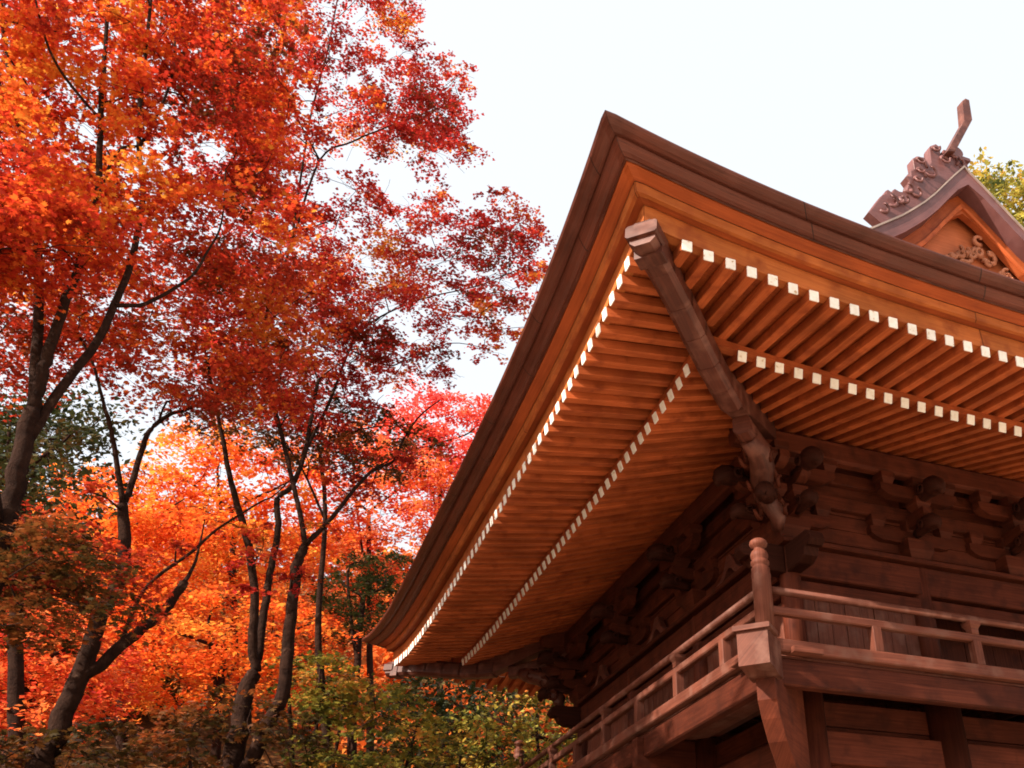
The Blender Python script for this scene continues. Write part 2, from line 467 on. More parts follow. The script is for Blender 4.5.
mb = MB(); ring(mb, [(2.193, -0.774, U1 + .01), (2.193, -0.976, U1), (2.10, -0.976, U1), (2.10, -0.774, U1 + .01)])
mb.build('fascia', M['kaya'], gate)
# skirt roof
RP = [(2.714, -0.578), (2.2, -0.34), (1.7, -0.10), (1.2, 0.19), (0.7, 0.50), (0.1, 0.92), (-0.55, 1.40)]
mb = MB(); ring(mb, [(o, z, U3 * max(0, (o + .6) / 3.3) ** 2) for o, z in RP], closed=False, smooth=True)
mb.build('roof', M['roof_top'], gate)
# boards laid over the rafters
def zk(w): return Z2 + U2 * w + 0.0475 + 0.075 + 0.05
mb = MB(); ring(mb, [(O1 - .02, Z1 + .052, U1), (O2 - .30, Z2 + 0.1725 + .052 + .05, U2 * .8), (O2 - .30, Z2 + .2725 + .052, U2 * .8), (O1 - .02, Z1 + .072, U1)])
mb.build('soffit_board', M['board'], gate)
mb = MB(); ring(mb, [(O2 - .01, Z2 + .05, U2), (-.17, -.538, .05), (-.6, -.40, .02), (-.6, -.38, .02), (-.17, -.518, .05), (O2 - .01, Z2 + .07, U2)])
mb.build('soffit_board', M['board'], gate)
# beam carried on the lower rafters, carrying the upper ones
mb = MB(); ring(mb, [(O2 + .005, Z2 + .0485, U2), (O2 + .005, Z2 + .122, U2), (O2 - .10, Z2 + .122, U2), (O2 - .10, Z2 + .0485, U2)])
mb.build('eave_beam', M['new_wood'], gate)

def rafter_pts(side, t, upper):
    L = LX if side in 'FB' else LY
    w = wfun(t, L)
    lim = max(-t, t - L) + 0.10          # the hip rafter stops the jack rafters
    if upper:
        a = eave_pt(side, t, O1, Z1, U1)
        zi = Z2 + U2 * w + 0.1725
        sl = (zi - (Z1 + U1 * w)) / (O1 - O2)
        oi = max(O2 - 0.28, lim)
        b = eave_pt(side, t, oi, Z1 + U1 * w + sl * (O1 - oi), 0, w)
    else:
        a = eave_pt(side, t, O2, Z2, U2)
        zi = -0.59 + 0.05 * w
        sl = (zi - (Z2 + U2 * w)) / (O2 + 0.17)
        oi = max(-0.42, lim)
        b = eave_pt(side, t, oi, Z2 + U2 * w + sl * (O2 - oi), 0, w)
    return a, b

RW, RH = 0.088, 0.10
def rafter(side, t, upper):
    a, b = rafter_pts(side, t, upper)
    if (b - a).length < 0.12: return
    a = a + Vector((random.gauss(0, .0025), random.gauss(0, .0025), random.gauss(0, .002)))
    b = b + Vector((random.gauss(0, .003), random.gauss(0, .003), 0))
    mb = MB(); mb.beam(a, b, RW, RH, (0, 0, 1), 0.004)
    o = mb.build('flying_rafter' if upper else 'base_rafter', M['new_wood'], gate, origin=a)
    d = (a - b).normalized()
    wb = MB(); wb.beam(a - d * 0.006, a + d * 0.004, RW + .001, RH + .001, (0, 0, 1), 0.003)
    wb.build('painted_end', M['white'], o, origin=a)
def rafter_row(side, ts, upper, mb, wb):
    for t in ts:
        a, b = rafter_pts(side, t, upper)
        if (b - a).length < 0.12: continue
        mb.beam(a, b, RW, RH, (0, 0, 1), 0.004)
        d = (a - b).normalized()
        wb.beam(a - d * 0.006, a + d * 0.004, RW + .001, RH + .001, (0, 0, 1), 0.003)
mbr, wbr = MB(), MB()
for upper, aa in ((True, A1), (False, A2)):
    nL = int(round((LY + 2 * aa) / SP)) + 1
    nF = int(round((LX + 2 * aa) / SP)) + 1
    for i in range(nL): rafter('L', -aa + i * SP, upper)
    shown = 26 if upper else 22
    for i in range(min(shown, nF)): rafter('F', -aa + i * SP, upper)
    rafter_row('F', [-aa + i * SP for i in range(shown, nF)], upper, mbr, wbr)
    rafter_row('R', [-aa + i * SP for i in range(nL)], upper, mbr, wbr)
    rafter_row('B', [-aa + i * SP for i in range(nF)], upper, mbr, wbr)
o = mbr.build('rafter_row', M['new_wood'], gate); o['kind'] = 'stuff'
w_ = wbr.build('painted_end', M['white'], o)

# hip rafters on the four diagonals
corners = [((0, 0), (-1, -1)), ((LX, 0), (1, -1)), ((LX, LY), (1, 1)), ((0, LY), (-1, 1))]
for ci, ((cx, cy), (sx, sy)) in enumerate(corners):
    def dp(o, z): return Vector((cx + sx * o, cy + sy * o, Z0 + z))
    mb = MB()
    pts = [(2.28, -0.775), (2.0, -0.80), (1.7, -0.86), (1.45, -0.935), (1.2, -1.005), (.95, -1.045), (.75, -1.06)]
    for (o1, z1), (o2, z2) in zip(pts[:-1], pts[1:]):
        mb.beam(dp(o1, z1), dp(o2 - .03, z2), 0.22, 0.26, (0, 0, 1), .075)
    hr = mb.build('hip_rafter', M['hip_wood'], gate)
    cb = MB(); cb.beam(dp(2.30, -0.755), dp(2.17, -0.775), 0.275, 0.14, (0, 0, 1), .02)
    cb.beam(dp(2.195, -0.80), dp(2.10, -0.81), 0.245, 0.26, (0, 0, 1), .008)
    cb.build('end_cap', M['hip_wood'], hr)
    mb = MB()
    mb.prism([(0, -.09), (-.03, -.02), (-.02, .10), (.10, .15), (1.2, .42), (1.9, .60), (1.9, .30), (1.2, .14), (.5, -.06), (.25, -.13), (.1, -.13)],
             dp(.92, -1.03), (-sx, -sy, 0), (0, 0, 1), 0.19, 0.03)
    mb.build('hip_rafter', M['hip_wood'], gate)

# ---- walls, columns and tie beams
CO = 0.48
colF = [CO, 2.12, LX - 2.12, LX - CO]
colL = [CO, CO + 2.165, LY - CO - 2.165, LY - CO]
FL = -3.40
done = set()
col_pos = []
for x in colF:
    for y in (CO, LY - CO): col_pos.append((x, y))
for y in colL[1:-1]:
    for x in (CO, LX - CO): col_pos.append((x, y))
for (x, y) in col_pos:
    mb = MB(); mb.lathe((x, y, Z0), [(.112, FL), (.115, -2.6), (.108, -1.95), (.095, -1.9)], 20)
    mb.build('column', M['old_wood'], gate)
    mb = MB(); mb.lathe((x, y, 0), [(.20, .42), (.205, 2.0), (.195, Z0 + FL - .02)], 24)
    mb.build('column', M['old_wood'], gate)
    mb = MB(); mb.lathe((x, y, 0), [(.30, .36), (.30, .40), (.26, .44)], 20)
    mb.build('base_stone', M['stone'], gate)

def rect_ring(name, mat, off, z, w, h, ch=.012, ext=0.0, parent=None):
    """four beams round the gate; off = distance outside the reference lines"""
    x0, x1, y0, y1 = -off, LX + off, -off, LY + off
    for a, b in (((x0 - ext, y0, Z0 + z), (x1 + ext, y0, Z0 + z)), ((x0 - ext, y1, Z0 + z), (x1 + ext, y1, Z0 + z)),
                 ((x0, y0 + w / 2, Z0 + z - .002), (x0, y1 - w / 2, Z0 + z - .002)), ((x1, y0 + w / 2, Z0 + z - .002), (x1, y1 - w / 2, Z0 + z - .002))):
        mb = MB(); mb.beam(a, b, w, h, (0, 0, 1), ch); mb.build(name, M[mat], parent or gate)
WALLOFF = -CO
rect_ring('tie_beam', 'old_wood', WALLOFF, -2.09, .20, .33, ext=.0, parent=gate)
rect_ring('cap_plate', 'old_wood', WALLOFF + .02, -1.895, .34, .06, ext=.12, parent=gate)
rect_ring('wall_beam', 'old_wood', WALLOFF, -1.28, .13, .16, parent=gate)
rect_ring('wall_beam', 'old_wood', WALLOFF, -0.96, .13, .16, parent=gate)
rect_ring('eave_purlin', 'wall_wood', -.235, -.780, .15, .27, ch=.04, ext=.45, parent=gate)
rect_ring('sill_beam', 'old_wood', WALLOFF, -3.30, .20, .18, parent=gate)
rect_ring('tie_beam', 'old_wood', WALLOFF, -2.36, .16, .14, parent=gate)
# plank walls: horizontal boards above the tie beam, upright boards below; one wall part per side
F0, F1, S0, S1 = CO + .03, LY - CO - .03, CO + .03, LX - CO - .03
def plank_h(z0, z1, n, mat):
    hh = (z1 - z0) / n
    for a, b in (((CO, F0), (LX - CO, F0)), ((CO, F1), (LX - CO, F1)), ((S0, CO + .06), (S0, LY - CO - .06)), ((S1, CO + .06), (S1, LY - CO - .06))):
        mb = MB()
        for i in range(n):
            z = Z0 + z0 + hh * (i + .5); j = random.uniform(-.006, .006)
            q = (0, j) if a[1] == b[1] else (j, 0)
            mb.beam((a[0] + q[0], a[1] + q[1], z), (b[0] + q[0], b[1] + q[1], z), .03, hh - .008, (0, 0, 1), .003)
        mb.build('wall', M[mat], gate)
def upright(a, b, axis, fixed, z0, z1, wd, mat, name='wall'):
    n = max(1, int(round((b - a) / wd))); s_ = (b - a) / n
    mb = MB()
    for i in range(n):
        c = a + s_ * (i + .5); j = random.uniform(-.005, .005)
        if axis == 'x': mb.beam((c, fixed + j, Z0 + z0), (c, fixed + j, Z0 + z1), s_ - .006, .03, (0, 1, 0), .003)
        else: mb.beam((fixed + j, c, Z0 + z0), (fixed + j, c, Z0 + z1), .03, s_ - .006, (0, 1, 0), .003)
    mb.build(name, M[mat], gate)
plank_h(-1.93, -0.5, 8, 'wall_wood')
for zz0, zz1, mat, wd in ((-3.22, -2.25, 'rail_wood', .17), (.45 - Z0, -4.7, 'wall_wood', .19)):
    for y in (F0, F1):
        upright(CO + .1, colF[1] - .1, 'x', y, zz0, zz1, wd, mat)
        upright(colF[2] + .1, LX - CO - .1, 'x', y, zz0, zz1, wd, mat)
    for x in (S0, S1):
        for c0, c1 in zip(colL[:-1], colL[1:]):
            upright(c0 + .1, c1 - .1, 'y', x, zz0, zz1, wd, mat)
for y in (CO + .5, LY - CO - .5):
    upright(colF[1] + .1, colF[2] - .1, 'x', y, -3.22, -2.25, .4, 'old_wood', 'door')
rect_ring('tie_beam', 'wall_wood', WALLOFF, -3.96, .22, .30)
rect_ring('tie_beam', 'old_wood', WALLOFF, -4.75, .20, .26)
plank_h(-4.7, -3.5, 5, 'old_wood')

# ---- bracket sets
def block(mb, c, wd, h):
    """bearing block: square above, scooped below"""
    x, y, z = c
    hw = wd / 2; q = hw * .68
    lv = [(q, -h / 2), (q * 1.08, -h / 2 + h * .12), (hw * .97, -h * .02), (hw, 0.02 * h), (hw, h / 2)]
    n0 = len(mb.v)
    for (r, dz) in lv:
        for sx, sy in ((-1, -1), (1, -1), (1, 1), (-1, 1)):
            mb.v.append((x + sx * r, y + sy * r, z + dz))
    for i in range(len(lv) - 1):
        for j in range(4):
            k = (j + 1) % 4
            mb.face((n0 + i * 4 + j, n0 + i * 4 + k, n0 + i * 4 + 4 + k, n0 + i * 4 + 4 + j), [(0, 0), (.3, 0), (.3, .2), (0, .2)])
    mb.face((n0 + 3, n0 + 2, n0 + 1, n0), [(0, 0), (.3, 0), (.3, .3), (0, .3)])
    e = n0 + (len(lv) - 1) * 4
    mb.face((e, e + 1, e + 2, e + 3), [(0, 0), (.3, 0), (.3, .3), (0, .3)])

def arm(mb, c, d, half, w, h, back=None):
    """boat-shaped bracket arm with upswept ends"""
    b = half if back is None else back
    poly = [(-b, h / 2), (-b, -h * .05), (-b + .05, -h * .3), (-b + .14, -h / 2), (half - .14, -h / 2), (half - .05, -h * .3), (half, -h * .05), (half, h / 2)]
    mb.prism(poly, c, d, (0, 0, 1), w, 0)

NOSE = [(-.10, 0, .07), (0, 0, .075), (.08, .01, .082), (.16, .035, .105), (.23, .05, .128), (.29, .04, .132), (.345, .005, .115), (.375, -.04, .085), (.385, -.08, .055), (.365, -.11, .03)]
def nose(mb, c, d, sc=1.0, th=.15):
    """carved beam end: a rounded brow that curls under like a trunk, with an ear scroll on each cheek"""
    c = Vector(c); d = Vector(d).normalized(); s_ = Vector((0, 0, 1)).cross(d)
    sp = NOSE
    mb.tube([c + d * x * sc + Vector((0, 0, z * sc)) for x, z, r in sp], [r * sc * (th / .15) ** .5 for x, z, r in sp], 12)
    for q in (-1, 1):
        pts = []; rs = []
        for j in range(10):
            a = 2.4 + j * .72; rad = .085 * (1 - j / 12)
            pts.append(c + d * (.17 + math.cos(a) * rad) * sc + Vector((0, 0, (.06 + math.sin(a) * rad) * sc)) + s_ * q * (.085 + .006 * j) * sc); rs.append((.030 - .0018 * j) * sc)
        mb.tube(pts, rs, 7)

def bracket(x, y, nx, ny, corner=False):
    nrm = Vector((nx, ny, 0)); tan = Vector((-ny, nx, 0))
    root = empty('bracket_set', (x - gate.location.x, y - gate.location.y, Z0 - 1.9)); root.parent = gate
    P = Vector((x, y, Z0))
    def at(n_, t_, z): return P + nrm * n_ + tan * t_ + Vector((0, 0, z))
    def B(c, wd, h): mb = MB(); block(mb, c, wd, h); mb.build('bearing_block', M['old_wood'], root)
    def A(*a): mb = MB(); arm(mb, *a); mb.build('bracket_arm', M['old_wood'], root)
    def N(*a): mb = MB(); nose(mb, *a); mb.build('carved_nose', M['nose'], root)
    B(at(0, 0, -1.745), .34, .24)
    for t_ in (-.46, 0, .46): B(at(0, t_, -1.42), .19, .13)
    for t_ in (-.42, 0, .42): B(at(.245, t_, -.985), .18, .13)
    B(at(.245, 0, -1.24), .20, .14)
    A(at(0, 0, -1.56), tan, .56, .12, .15)
    A(at(.12, 0, -1.385), nrm, .26, .115, .15, .2)
    A(at(.245, 0, -1.125), tan, .52, .115, .15)
    A(at(.1, 0, -1.10), nrm, .3, .115, .15, .3)
    N(at(.30, 0, -1.17), nrm, .9)
    N(at(.20, 0, -1.54), nrm, .75)
    return root
for x in colF[1:-1]: bracket(x, CO, 0, -1)
bracket((colF[1] + colF[2]) / 2 - .75, CO, 0, -1); bracket((colF[1] + colF[2]) / 2 + .75, CO, 0, -1)
bracket(1.3, CO + .02, 0, -1) if False else None
for y in colL[1:-1]: bracket(CO, y, -1, 0)
for x in colF[1:-1]: bracket(x, LY - CO, 0, 1)
for y in colL[1:-1]: bracket(LX - CO, y, 1, 0)
# frog-leg struts between the bracket sets
def strut_carving(x, y, nx, ny):
    mb = MB(); nrm = Vector((nx, ny, 0)); tan = Vector((-ny, nx, 0))
    half = [(.05, .30), (.10, .22), (.17, .12), (.27, .05), (.36, .03), (.38, 0), (.22, 0), (.13, .05), (.06, .12), (0, .14)]
    poly = half + [(-a, b) for a, b in reversed(half[:-1])]
    mb.prism(poly, (x + nx * .09, y + ny * .09, Z0 - 1.86), tan, (0, 0, 1), .09, .08)
    mb.build('carved_strut', M['hip_wood'], gate)
for y in (1.56, 3.73, 5.9): strut_carving(CO, y, -1, 0)
# corner clusters: arms along both walls and the diagonal, tail rafters under the hip
for (cx, cy), (sx, sy) in corners:
    x = cx - sx * CO; y = cy - sy * CO
    root = empty('bracket_set', (x - gate.location.x, y - gate.location.y, Z0 - 1.9)); root.parent = gate
    P = Vector((x, y, Z0)); dx = Vector((sx, 0, 0)); dy = Vector((0, sy, 0)); dg = Vector((sx, sy, 0)).normalized()
    def B(c, wd, h): mb = MB(); block(mb, c, wd, h); mb.build('bearing_block', M['old_wood'], root)
    def A(*a): mb = MB(); arm(mb, *a); mb.build('bracket_arm', M['old_wood'], root)
    def N(*a): mb = MB(); nose(mb, *a); mb.build('carved_nose', M['nose'], root)
    def up(z): return Vector((0, 0, z))
    B(P + up(-1.735), .40, .26)
    for d, e in ((dx, dy), (dy, dx)):
        for q in (-.46, .3): B(P + d * q + up(-1.42), .19, .13)
        for q in (-.46, .0, .42): B(P + e * .245 + d * q + up(-.985), .18, .13)
        A(P + up(-1.56), d, .42, .12, .15, .56)
        A(P + up(-1.25), d, .55, .115, .16, .6)
        A(P + e * .245 + up(-1.125), d, .55, .115, .15, .52)
        N(P + d * .42 + up(-1.20), d, .9)
        N(P + d * .34 + up(-1.60), d, .7)
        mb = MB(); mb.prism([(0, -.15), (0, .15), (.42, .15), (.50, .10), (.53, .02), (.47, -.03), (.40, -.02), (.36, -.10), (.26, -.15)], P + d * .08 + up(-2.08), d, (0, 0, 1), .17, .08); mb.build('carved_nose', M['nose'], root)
    B(P + dg * .36 + up(-1.42), .22, .14)
    B(P + dg * .62 + up(-1.12), .22, .14)
    A(P + up(-1.55), dg, .52, .15, .17, .3)
    A(P + up(-1.26), dg, .80, .15, .17, .3)
    N(P + dg * .5 + up(-1.62), dg, .8, .16)
    N(P + dg * .72 + up(-1.27), dg, .8, .16)
    mb = MB()                                # long tail rafter, slightly bowed
    prof = [(1.40, -1.16), (1.15, -1.15), (.85, -1.12), (.5, -1.05), (-.1, -.84)]
    for (o1, z1), (o2, z2) in zip(prof[:-1], prof[1:]):
        mb.beam(P + dg * o1 + Vector((0, 0, z1)), P + dg * (o2 - .02) + Vector((0, 0, z2)), .18, .20, (0, 0, 1), .04)
    mb.build('tail_rafter', M['hip_wood'], root)
    mb = MB()                                # carved body winding down from the hip to the column head
    path = [(1.18, -1.20, .10), (1.02, -1.27, .125), (.82, -1.33, .13), (.66, -1.42, .125), (.56, -1.54, .115), (.50, -1.66, .10), (.46, -1.78, .085), (.40, -1.88, .06)]
    sd_ = Vector((0, 0, 1)).cross(dg)
    mb.tube([P + dg * o + up(z) + sd_ * .05 * math.sin(i * 1.3) for i, (o, z, r) in enumerate(path)], [r for o, z, r in path], 12)
    mb.build('carved_body', M['hip_wood'], root)
    for q in (-1, 1):
        for (o, z, r) in ((.95, -1.30, .10), (.70, -1.46, .11), (.52, -1.70, .10)):
            pts = []; rs = []
            for j in range(11):
                a_ = 1.2 + j * .66; rad = r * (1 - j / 13)
                pts.append(P + dg * (o + math.cos(a_) * rad) + up(z + math.sin(a_) * rad) + sd_ * q * (.10 + .008 * j)); rs.append(.034 - .002 * j)
            mb = MB(); mb.tube(pts, rs, 7); mb.build('scroll_carving', M['old_wood'], root)

# ---- balcony
BO = 0.339
def ring_floor(off, inn, z0, z1):
    mb = MB()
    for (a, b) in (((-off, -off), (LX + off, -inn)), ((-off, LY + inn), (LX + off, LY + off))):
        mb.box(((a[0] + b[0]) / 2, (a[1] + b[1]) / 2, Z0 + (z0 + z1) / 2), (b[0] - a[0], b[1] - a[1], z1 - z0), .004)
    for x0, x1 in ((-off, -inn), (LX + inn, LX + off)):
        mb.box(((x0 + x1) / 2, LY / 2, Z0 + (z0 + z1) / 2 - .002), (x1 - x0, LY + 2 * inn, z1 - z0), .004)
    return mb
ring_floor(.30, -.42, -3.425, -3.385).build('balcony_floor', M['rail_wood'], gate)
rect_ring('balcony_beam', 'old_wood', .27, -3.536, .12, .245, ch=.015, parent=gate)
rail = empty('balcony_railing', (0, 0, 0)); rail.parent = gate
rail.location = Vector((LX / 2, LY / 2, Z0 - 3.3)) - gate.location
rect_ring('base_rail', 'rail_wood', BO, -3.322, .11, .115, ch=.01, parent=rail)
rect_ring('middle_rail', 'rail_wood', BO, -2.993, .08, .078, ch=.012, parent=rail)
mb = MB()
x0, x1, y0, y1 = -BO, LX + BO, -BO, LY + BO
for a, b in (((x0, y0), (x1, y0)), ((x1, y0), (x1, y1)), ((x1, y1), (x0, y1)), ((x0, y1), (x0, y0))):
    mb.tube([(*a, Z0 - 2.795), (*b, Z0 - 2.795)], .038, 12)
mb.build('handrail', M['rail_wood'], rail)
def post(x, y, tall):
    mb = MB()
    mb.box((x, y, Z0 - 3.145), (.095, .095, .24), .006)
    if tall:
        mb.box((x, y, Z0 - 2.925), (.085, .085, .07), .006)
        block(mb, (x, y, Z0 - 2.865), .13, .075)
    mb.build('baluster', M['rail_wood'], rail)
for side in (y0, y1):
    t = .83; k = 0
    while t < LX - .4:
        post(t, side, k % 2 == 1); t += 1.165; k += 1
for side in (x0, x1):
    t = .47; k = 0
    while t < LY - .3:
        post(side, t, k % 2 == 1); t += 1.10; k += 1
NEWEL = [(.087, -3.285), (.087, -2.70), (.091, -2.69), (.091, -2.66), (.086, -2.645), (.086, -2.60), (.073, -2.585), (.073, -2.575), (.087, -2.56), (.087, -2.535), (.072, -2.52),
         (.070, -2.512), (.082, -2.49), (.084, -2.465), (.074, -2.435), (.052, -2.415), (.046, -2.405), (.050, -2.395), (.078, -2.378), (.087, -2.352), (.080, -2.328), (.055, -2.308), (.02, -2.292), (.004, -2.284)]
for x in (x0, x1):
    for y in (y0, y1):
        mb = MB(); mb.lathe((x, y, Z0), NEWEL, 24)
        mb.build('newel_post', M['rail_wood'], rail)
# corner cantilever beams with carved undersides
for (cx, cy), (sx, sy) in corners:
    dg = Vector((sx, sy, 0)).normalized()
    P = Vector((cx + sx * .665, cy + sy * .665, Z0))
    mb = MB()
    mb.prism([(0, -3.335), (0, -3.63), (.16, -3.64), (.24, -3.66), (.40, -3.66), (.40, -3.335)], P, -dg, (0, 0, 1), .272, 0)
    cb = mb.build('corner_beam', M['rail_wood'], gate)
    mb = MB()
    mb.prism([(.29, -3.60), (.30, -3.70), (.31, -3.84), (.40, -3.98), (.54, -4.14), (.72, -4.28), (.9, -4.42), (1.3, -4.5), (1.3, -3.44), (.36, -3.44), (.29, -3.5)], P, -dg, (0, 0, 1), .17, .03)
    mb.build('curved_bracket', M['wall_wood'], cb)
    mb = MB(); mb.beam(P + dg * .03 + Vector((0, 0, -3.312)), P - dg * .24 + Vector((0, 0, -3.312)), .33, .044, (0, 0, 1), .006)
    mb.build('cap_board', M['rail_wood'], cb)
    mb = MB(); mb.box((cx - sx * .02 , cy + sy * .40, Z0 - 3.362), (.30, .10, .05), .006); mb.build('cap_board', M['rail_wood'], cb)
    mb = MB(); mb.box((cx + sx * .40 , cy - sy * .02, Z0 - 3.362), (.10, .30, .05), .006); mb.build('cap_board', M['rail_wood'], cb)
# cantilever arms under the balcony at every column
def canti(x, y, nx, ny):
    mb = MB(); d = Vector((nx, ny, 0))
    mb.prism([(-.1, -3.45), (.89, -3.45), (.89, -3.74), (.82, -3.86), (.62, -3.93), (.5, -4.0), (.34, -4.12), (-.1, -4.14)], (x, y, Z0), d, (0, 0, 1), .15, 0)
    mb.build('cantilever_arm', M['old_wood'], gate)
for y in colL[1:-1]: canti(CO, y, -1, 0); canti(LX - CO, y, 1, 0)

# ---- gable and ridge
RC = LX / 2
SL = [(-.62, 1.02), (.2, 1.55), (1.0, 2.14), (1.6, 2.58), (2.2, 3.02), (2.84, 3.51), (3.38, 4.02), (3.86, 4.60), (RC, 5.02)]
def slope_z(x):
    x = x if x <= RC else 2 * RC - x
    for (a, za), (b, zb) in zip(SL[:-1], SL[1:]):
        if x <= b: return za + (zb - za) * (x - a) / (b - a)
    return SL[-1][1]
def slope_band(mb, top_off, thick, y0_, y1_, xa=-.62):
    xs_ = [xa + (RC - xa) * i / 20 for i in range(21)]
    xs_ = xs_ + [2 * RC - x for x in reversed(xs_[:-1])]
    k = len(xs_); n0 = len(mb.v)
    for y_ in (y0_, y1_):
        for x in xs_: mb.v.append((x, y_, Z0 + slope_z(x) + top_off))
        for x in xs_: mb.v.append((x, y_, Z0 + slope_z(x) + top_off - thick * (1.25 if abs(x - RC) < .02 else 1)))
    def q(a, b, c, d, i):
        mb.face((a, b, c, d), [(i * .2, 0), (i * .2 + .2, 0), (i * .2 + .2, .3), (i * .2, .3)], False)
    for i in range(k - 1):
        q(n0 + k + i, n0 + k + i + 1, n0 + i + 1, n0 + i, i)
        q(n0 + 2 * k + i, n0 + 2 * k + i + 1, n0 + 3 * k + i + 1, n0 + 3 * k + i, i)
        q(n0 + i, n0 + i + 1, n0 + 2 * k + i + 1, n0 + 2 * k + i, i)
        q(n0 + 3 * k + i, n0 + 3 * k + i + 1, n0 + k + i + 1, n0 + k + i, i)
    q(n0, n0 + 2 * k, n0 + 3 * k, n0 + k, 0); q(n0 + k - 1, n0 + 2 * k - 1, n0 + 4 * k - 1, n0 + 3 * k - 1, 0)
    return mb
slope_band(MB(), 0, .30, .20, LY - .20).build('gable_roof', M['barge'], gate)
slope_band(MB(), .016, .03, .21, LY - .21).build('roof', M['roof_top'], gate)
for ya, yb in ((.175, .207), (LY - .207, LY - .175)): slope_band(MB(), .020, .034, ya, yb).build('painted_sun_verge', M['sun_verge'], gate)  # verge strips coloured pale as if sunlit
for ya, yb in ((.46, .56), (LY - .56, LY - .46)):
    slope_band(MB(), -.30, .36, ya, yb, -.2).build('bargeboard', M['new_wood'], gate)
    slope_band(MB(), -.56, .09, ya - .035 if ya < 3 else yb + .004, ya - .004 if ya < 3 else yb + .035, -.2).build('barge_moulding', M['new_wood'], gate)
for y_ in (.70, LY - .76):
    mb = MB(); n0 = 0
    xs_ = [.4 + (RC - .4) * i / 12 for i in range(13)]; xs_ += [2 * RC - x for x in reversed(xs_[:-1])]
    poly = [(x, slope_z(x) - .3) for x in xs_] + [(2 * RC - .4, 1.0), (.4, 1.0)]
    mb.prism(poly, (0, y_, Z0), (1, 0, 0), (0, 0, 1), .06, 0)
    gw = mb.build('gable_wall', M['gable_board'], gate)
    mb = MB()                                  # carved panel: cloud scrolls round a pendant
    fy = -1 if y_ < 3 else 1
    rr = random.Random(4)
    for i in range(40):
        a = rr.uniform(-1.05, 1.05); hgt = rr.uniform(0, 1) * (1 - abs(a) * .75)
        P = Vector((RC + .22 + a * .62, y_ + fy * .05, Z0 + 3.0 + hgt * 1.05))
        rad = rr.uniform(.06, .13)
        pts = []; rs = []
        ph = rr.uniform(0, 6.28); dr = rr.choice((-1, 1))
        for j in range(9):
            th = ph + dr * j * .75; q = rad * (1 - j / 11)
            pts.append(P + Vector((math.cos(th) * q, fy * (.02 + .012 * j), math.sin(th) * q))); rs.append(.046 - .003 * j)
        mb.tube(pts, rs, 7)
    mb.build('carving', M['carving'], gw)
# ridge box and its end ornament
mb = MB()
mb.beam((RC, .30, Z0 + 5.14), (RC, LY - .30, Z0 + 5.14), .42, .34, (0, 0, 1), .02)
mb.beam((RC, .26, Z0 + 5.34), (RC, LY - .26, Z0 + 5.34), .52, .07, (0, 0, 1), .01)
mb.tube([(RC, .24, Z0 + 5.42), (RC, LY - .24, Z0 + 5.42)], .12, 14)
mb.build('ridge', M['barge'], gate)
ORN = [(2.275, 11.141), (2.535, 11.536), (2.62, 11.60), (2.66, 11.70), (2.74, 11.66), (2.80, 11.77), (2.879, 11.741), (3.018, 11.766), (3.147, 12.078), (3.10, 12.16), (3.20, 12.20), (3.22, 12.33), (3.305, 12.408),
       (3.318, 12.634), (3.417, 12.729), (3.565, 12.761), (3.629, 12.619), (3.694, 12.7), (3.744, 13.09), (3.872, 13.189), (3.95, 13.146), (3.908, 12.956),
       (4.089, 13.069), (4.273, 13.121), (4.359, 13.005), (4.345, 12.805), (4.255, 12.736), (3.86, 12.31), (3.38, 11.74), (2.84, 11.235), (2.489, 10.98)]
for yy, fy in ((.36, -1), (LY - .36, 1)):
    mb = MB(); mb.prism([(x, z) for x, z in ORN], (0, yy, 0), (1, 0, 0), (0, 0, 1), .16, .06)
    mb.prism([(2 * RC - x, z) for x, z in reversed(ORN)], (0, yy + .004, 0), (1, 0, 0), (0, 0, 1), .155, .06) if False else None
    orn = mb.build('ridge_ornament', M['barge'], gate)
    rr = random.Random(2)
    for (x, z, r) in ((3.43, 12.56, .13), (3.38, 12.33, .11), (3.30, 12.12, .10), (3.95, 12.80, .13), (4.12, 12.93, .12), (4.25, 12.9, .1), (2.72, 11.52, .12), (2.86, 11.55, .09), (2.55, 11.30, .09), (3.08, 11.9, .1), (3.6, 12.45, .12), (3.82, 13.0, .08), (3.22, 11.85, .1), (2.96, 11.6, .08)):
        pts = []; rs = []; ph = rr.uniform(0, 6.28)
        for j in range(10):
            th = ph + j * .7; q = r * (1 - j / 12)
            pts.append(Vector((x + math.cos(th) * q, yy + fy * (.07 + .012 * j), z + math.sin(th) * q))); rs.append(.030 - .0018 * j)
        mb = MB(); mb.tube(pts, rs, 8); mb.build('scroll_carving', M['barge'], orn)
    mb = MB(); mb.prism([(3.915, 12.893), (4.448, 13.803), (4.54, 14.339), (4.625, 14.434), (4.702, 14.431), (4.638, 13.915), (4.071, 12.939)], (0, yy + fy * .16, 0), (1, 0, 0), (0, 0, 1), .15, .05)
    mb.build('horn_pole', M['hip_wood'], orn)

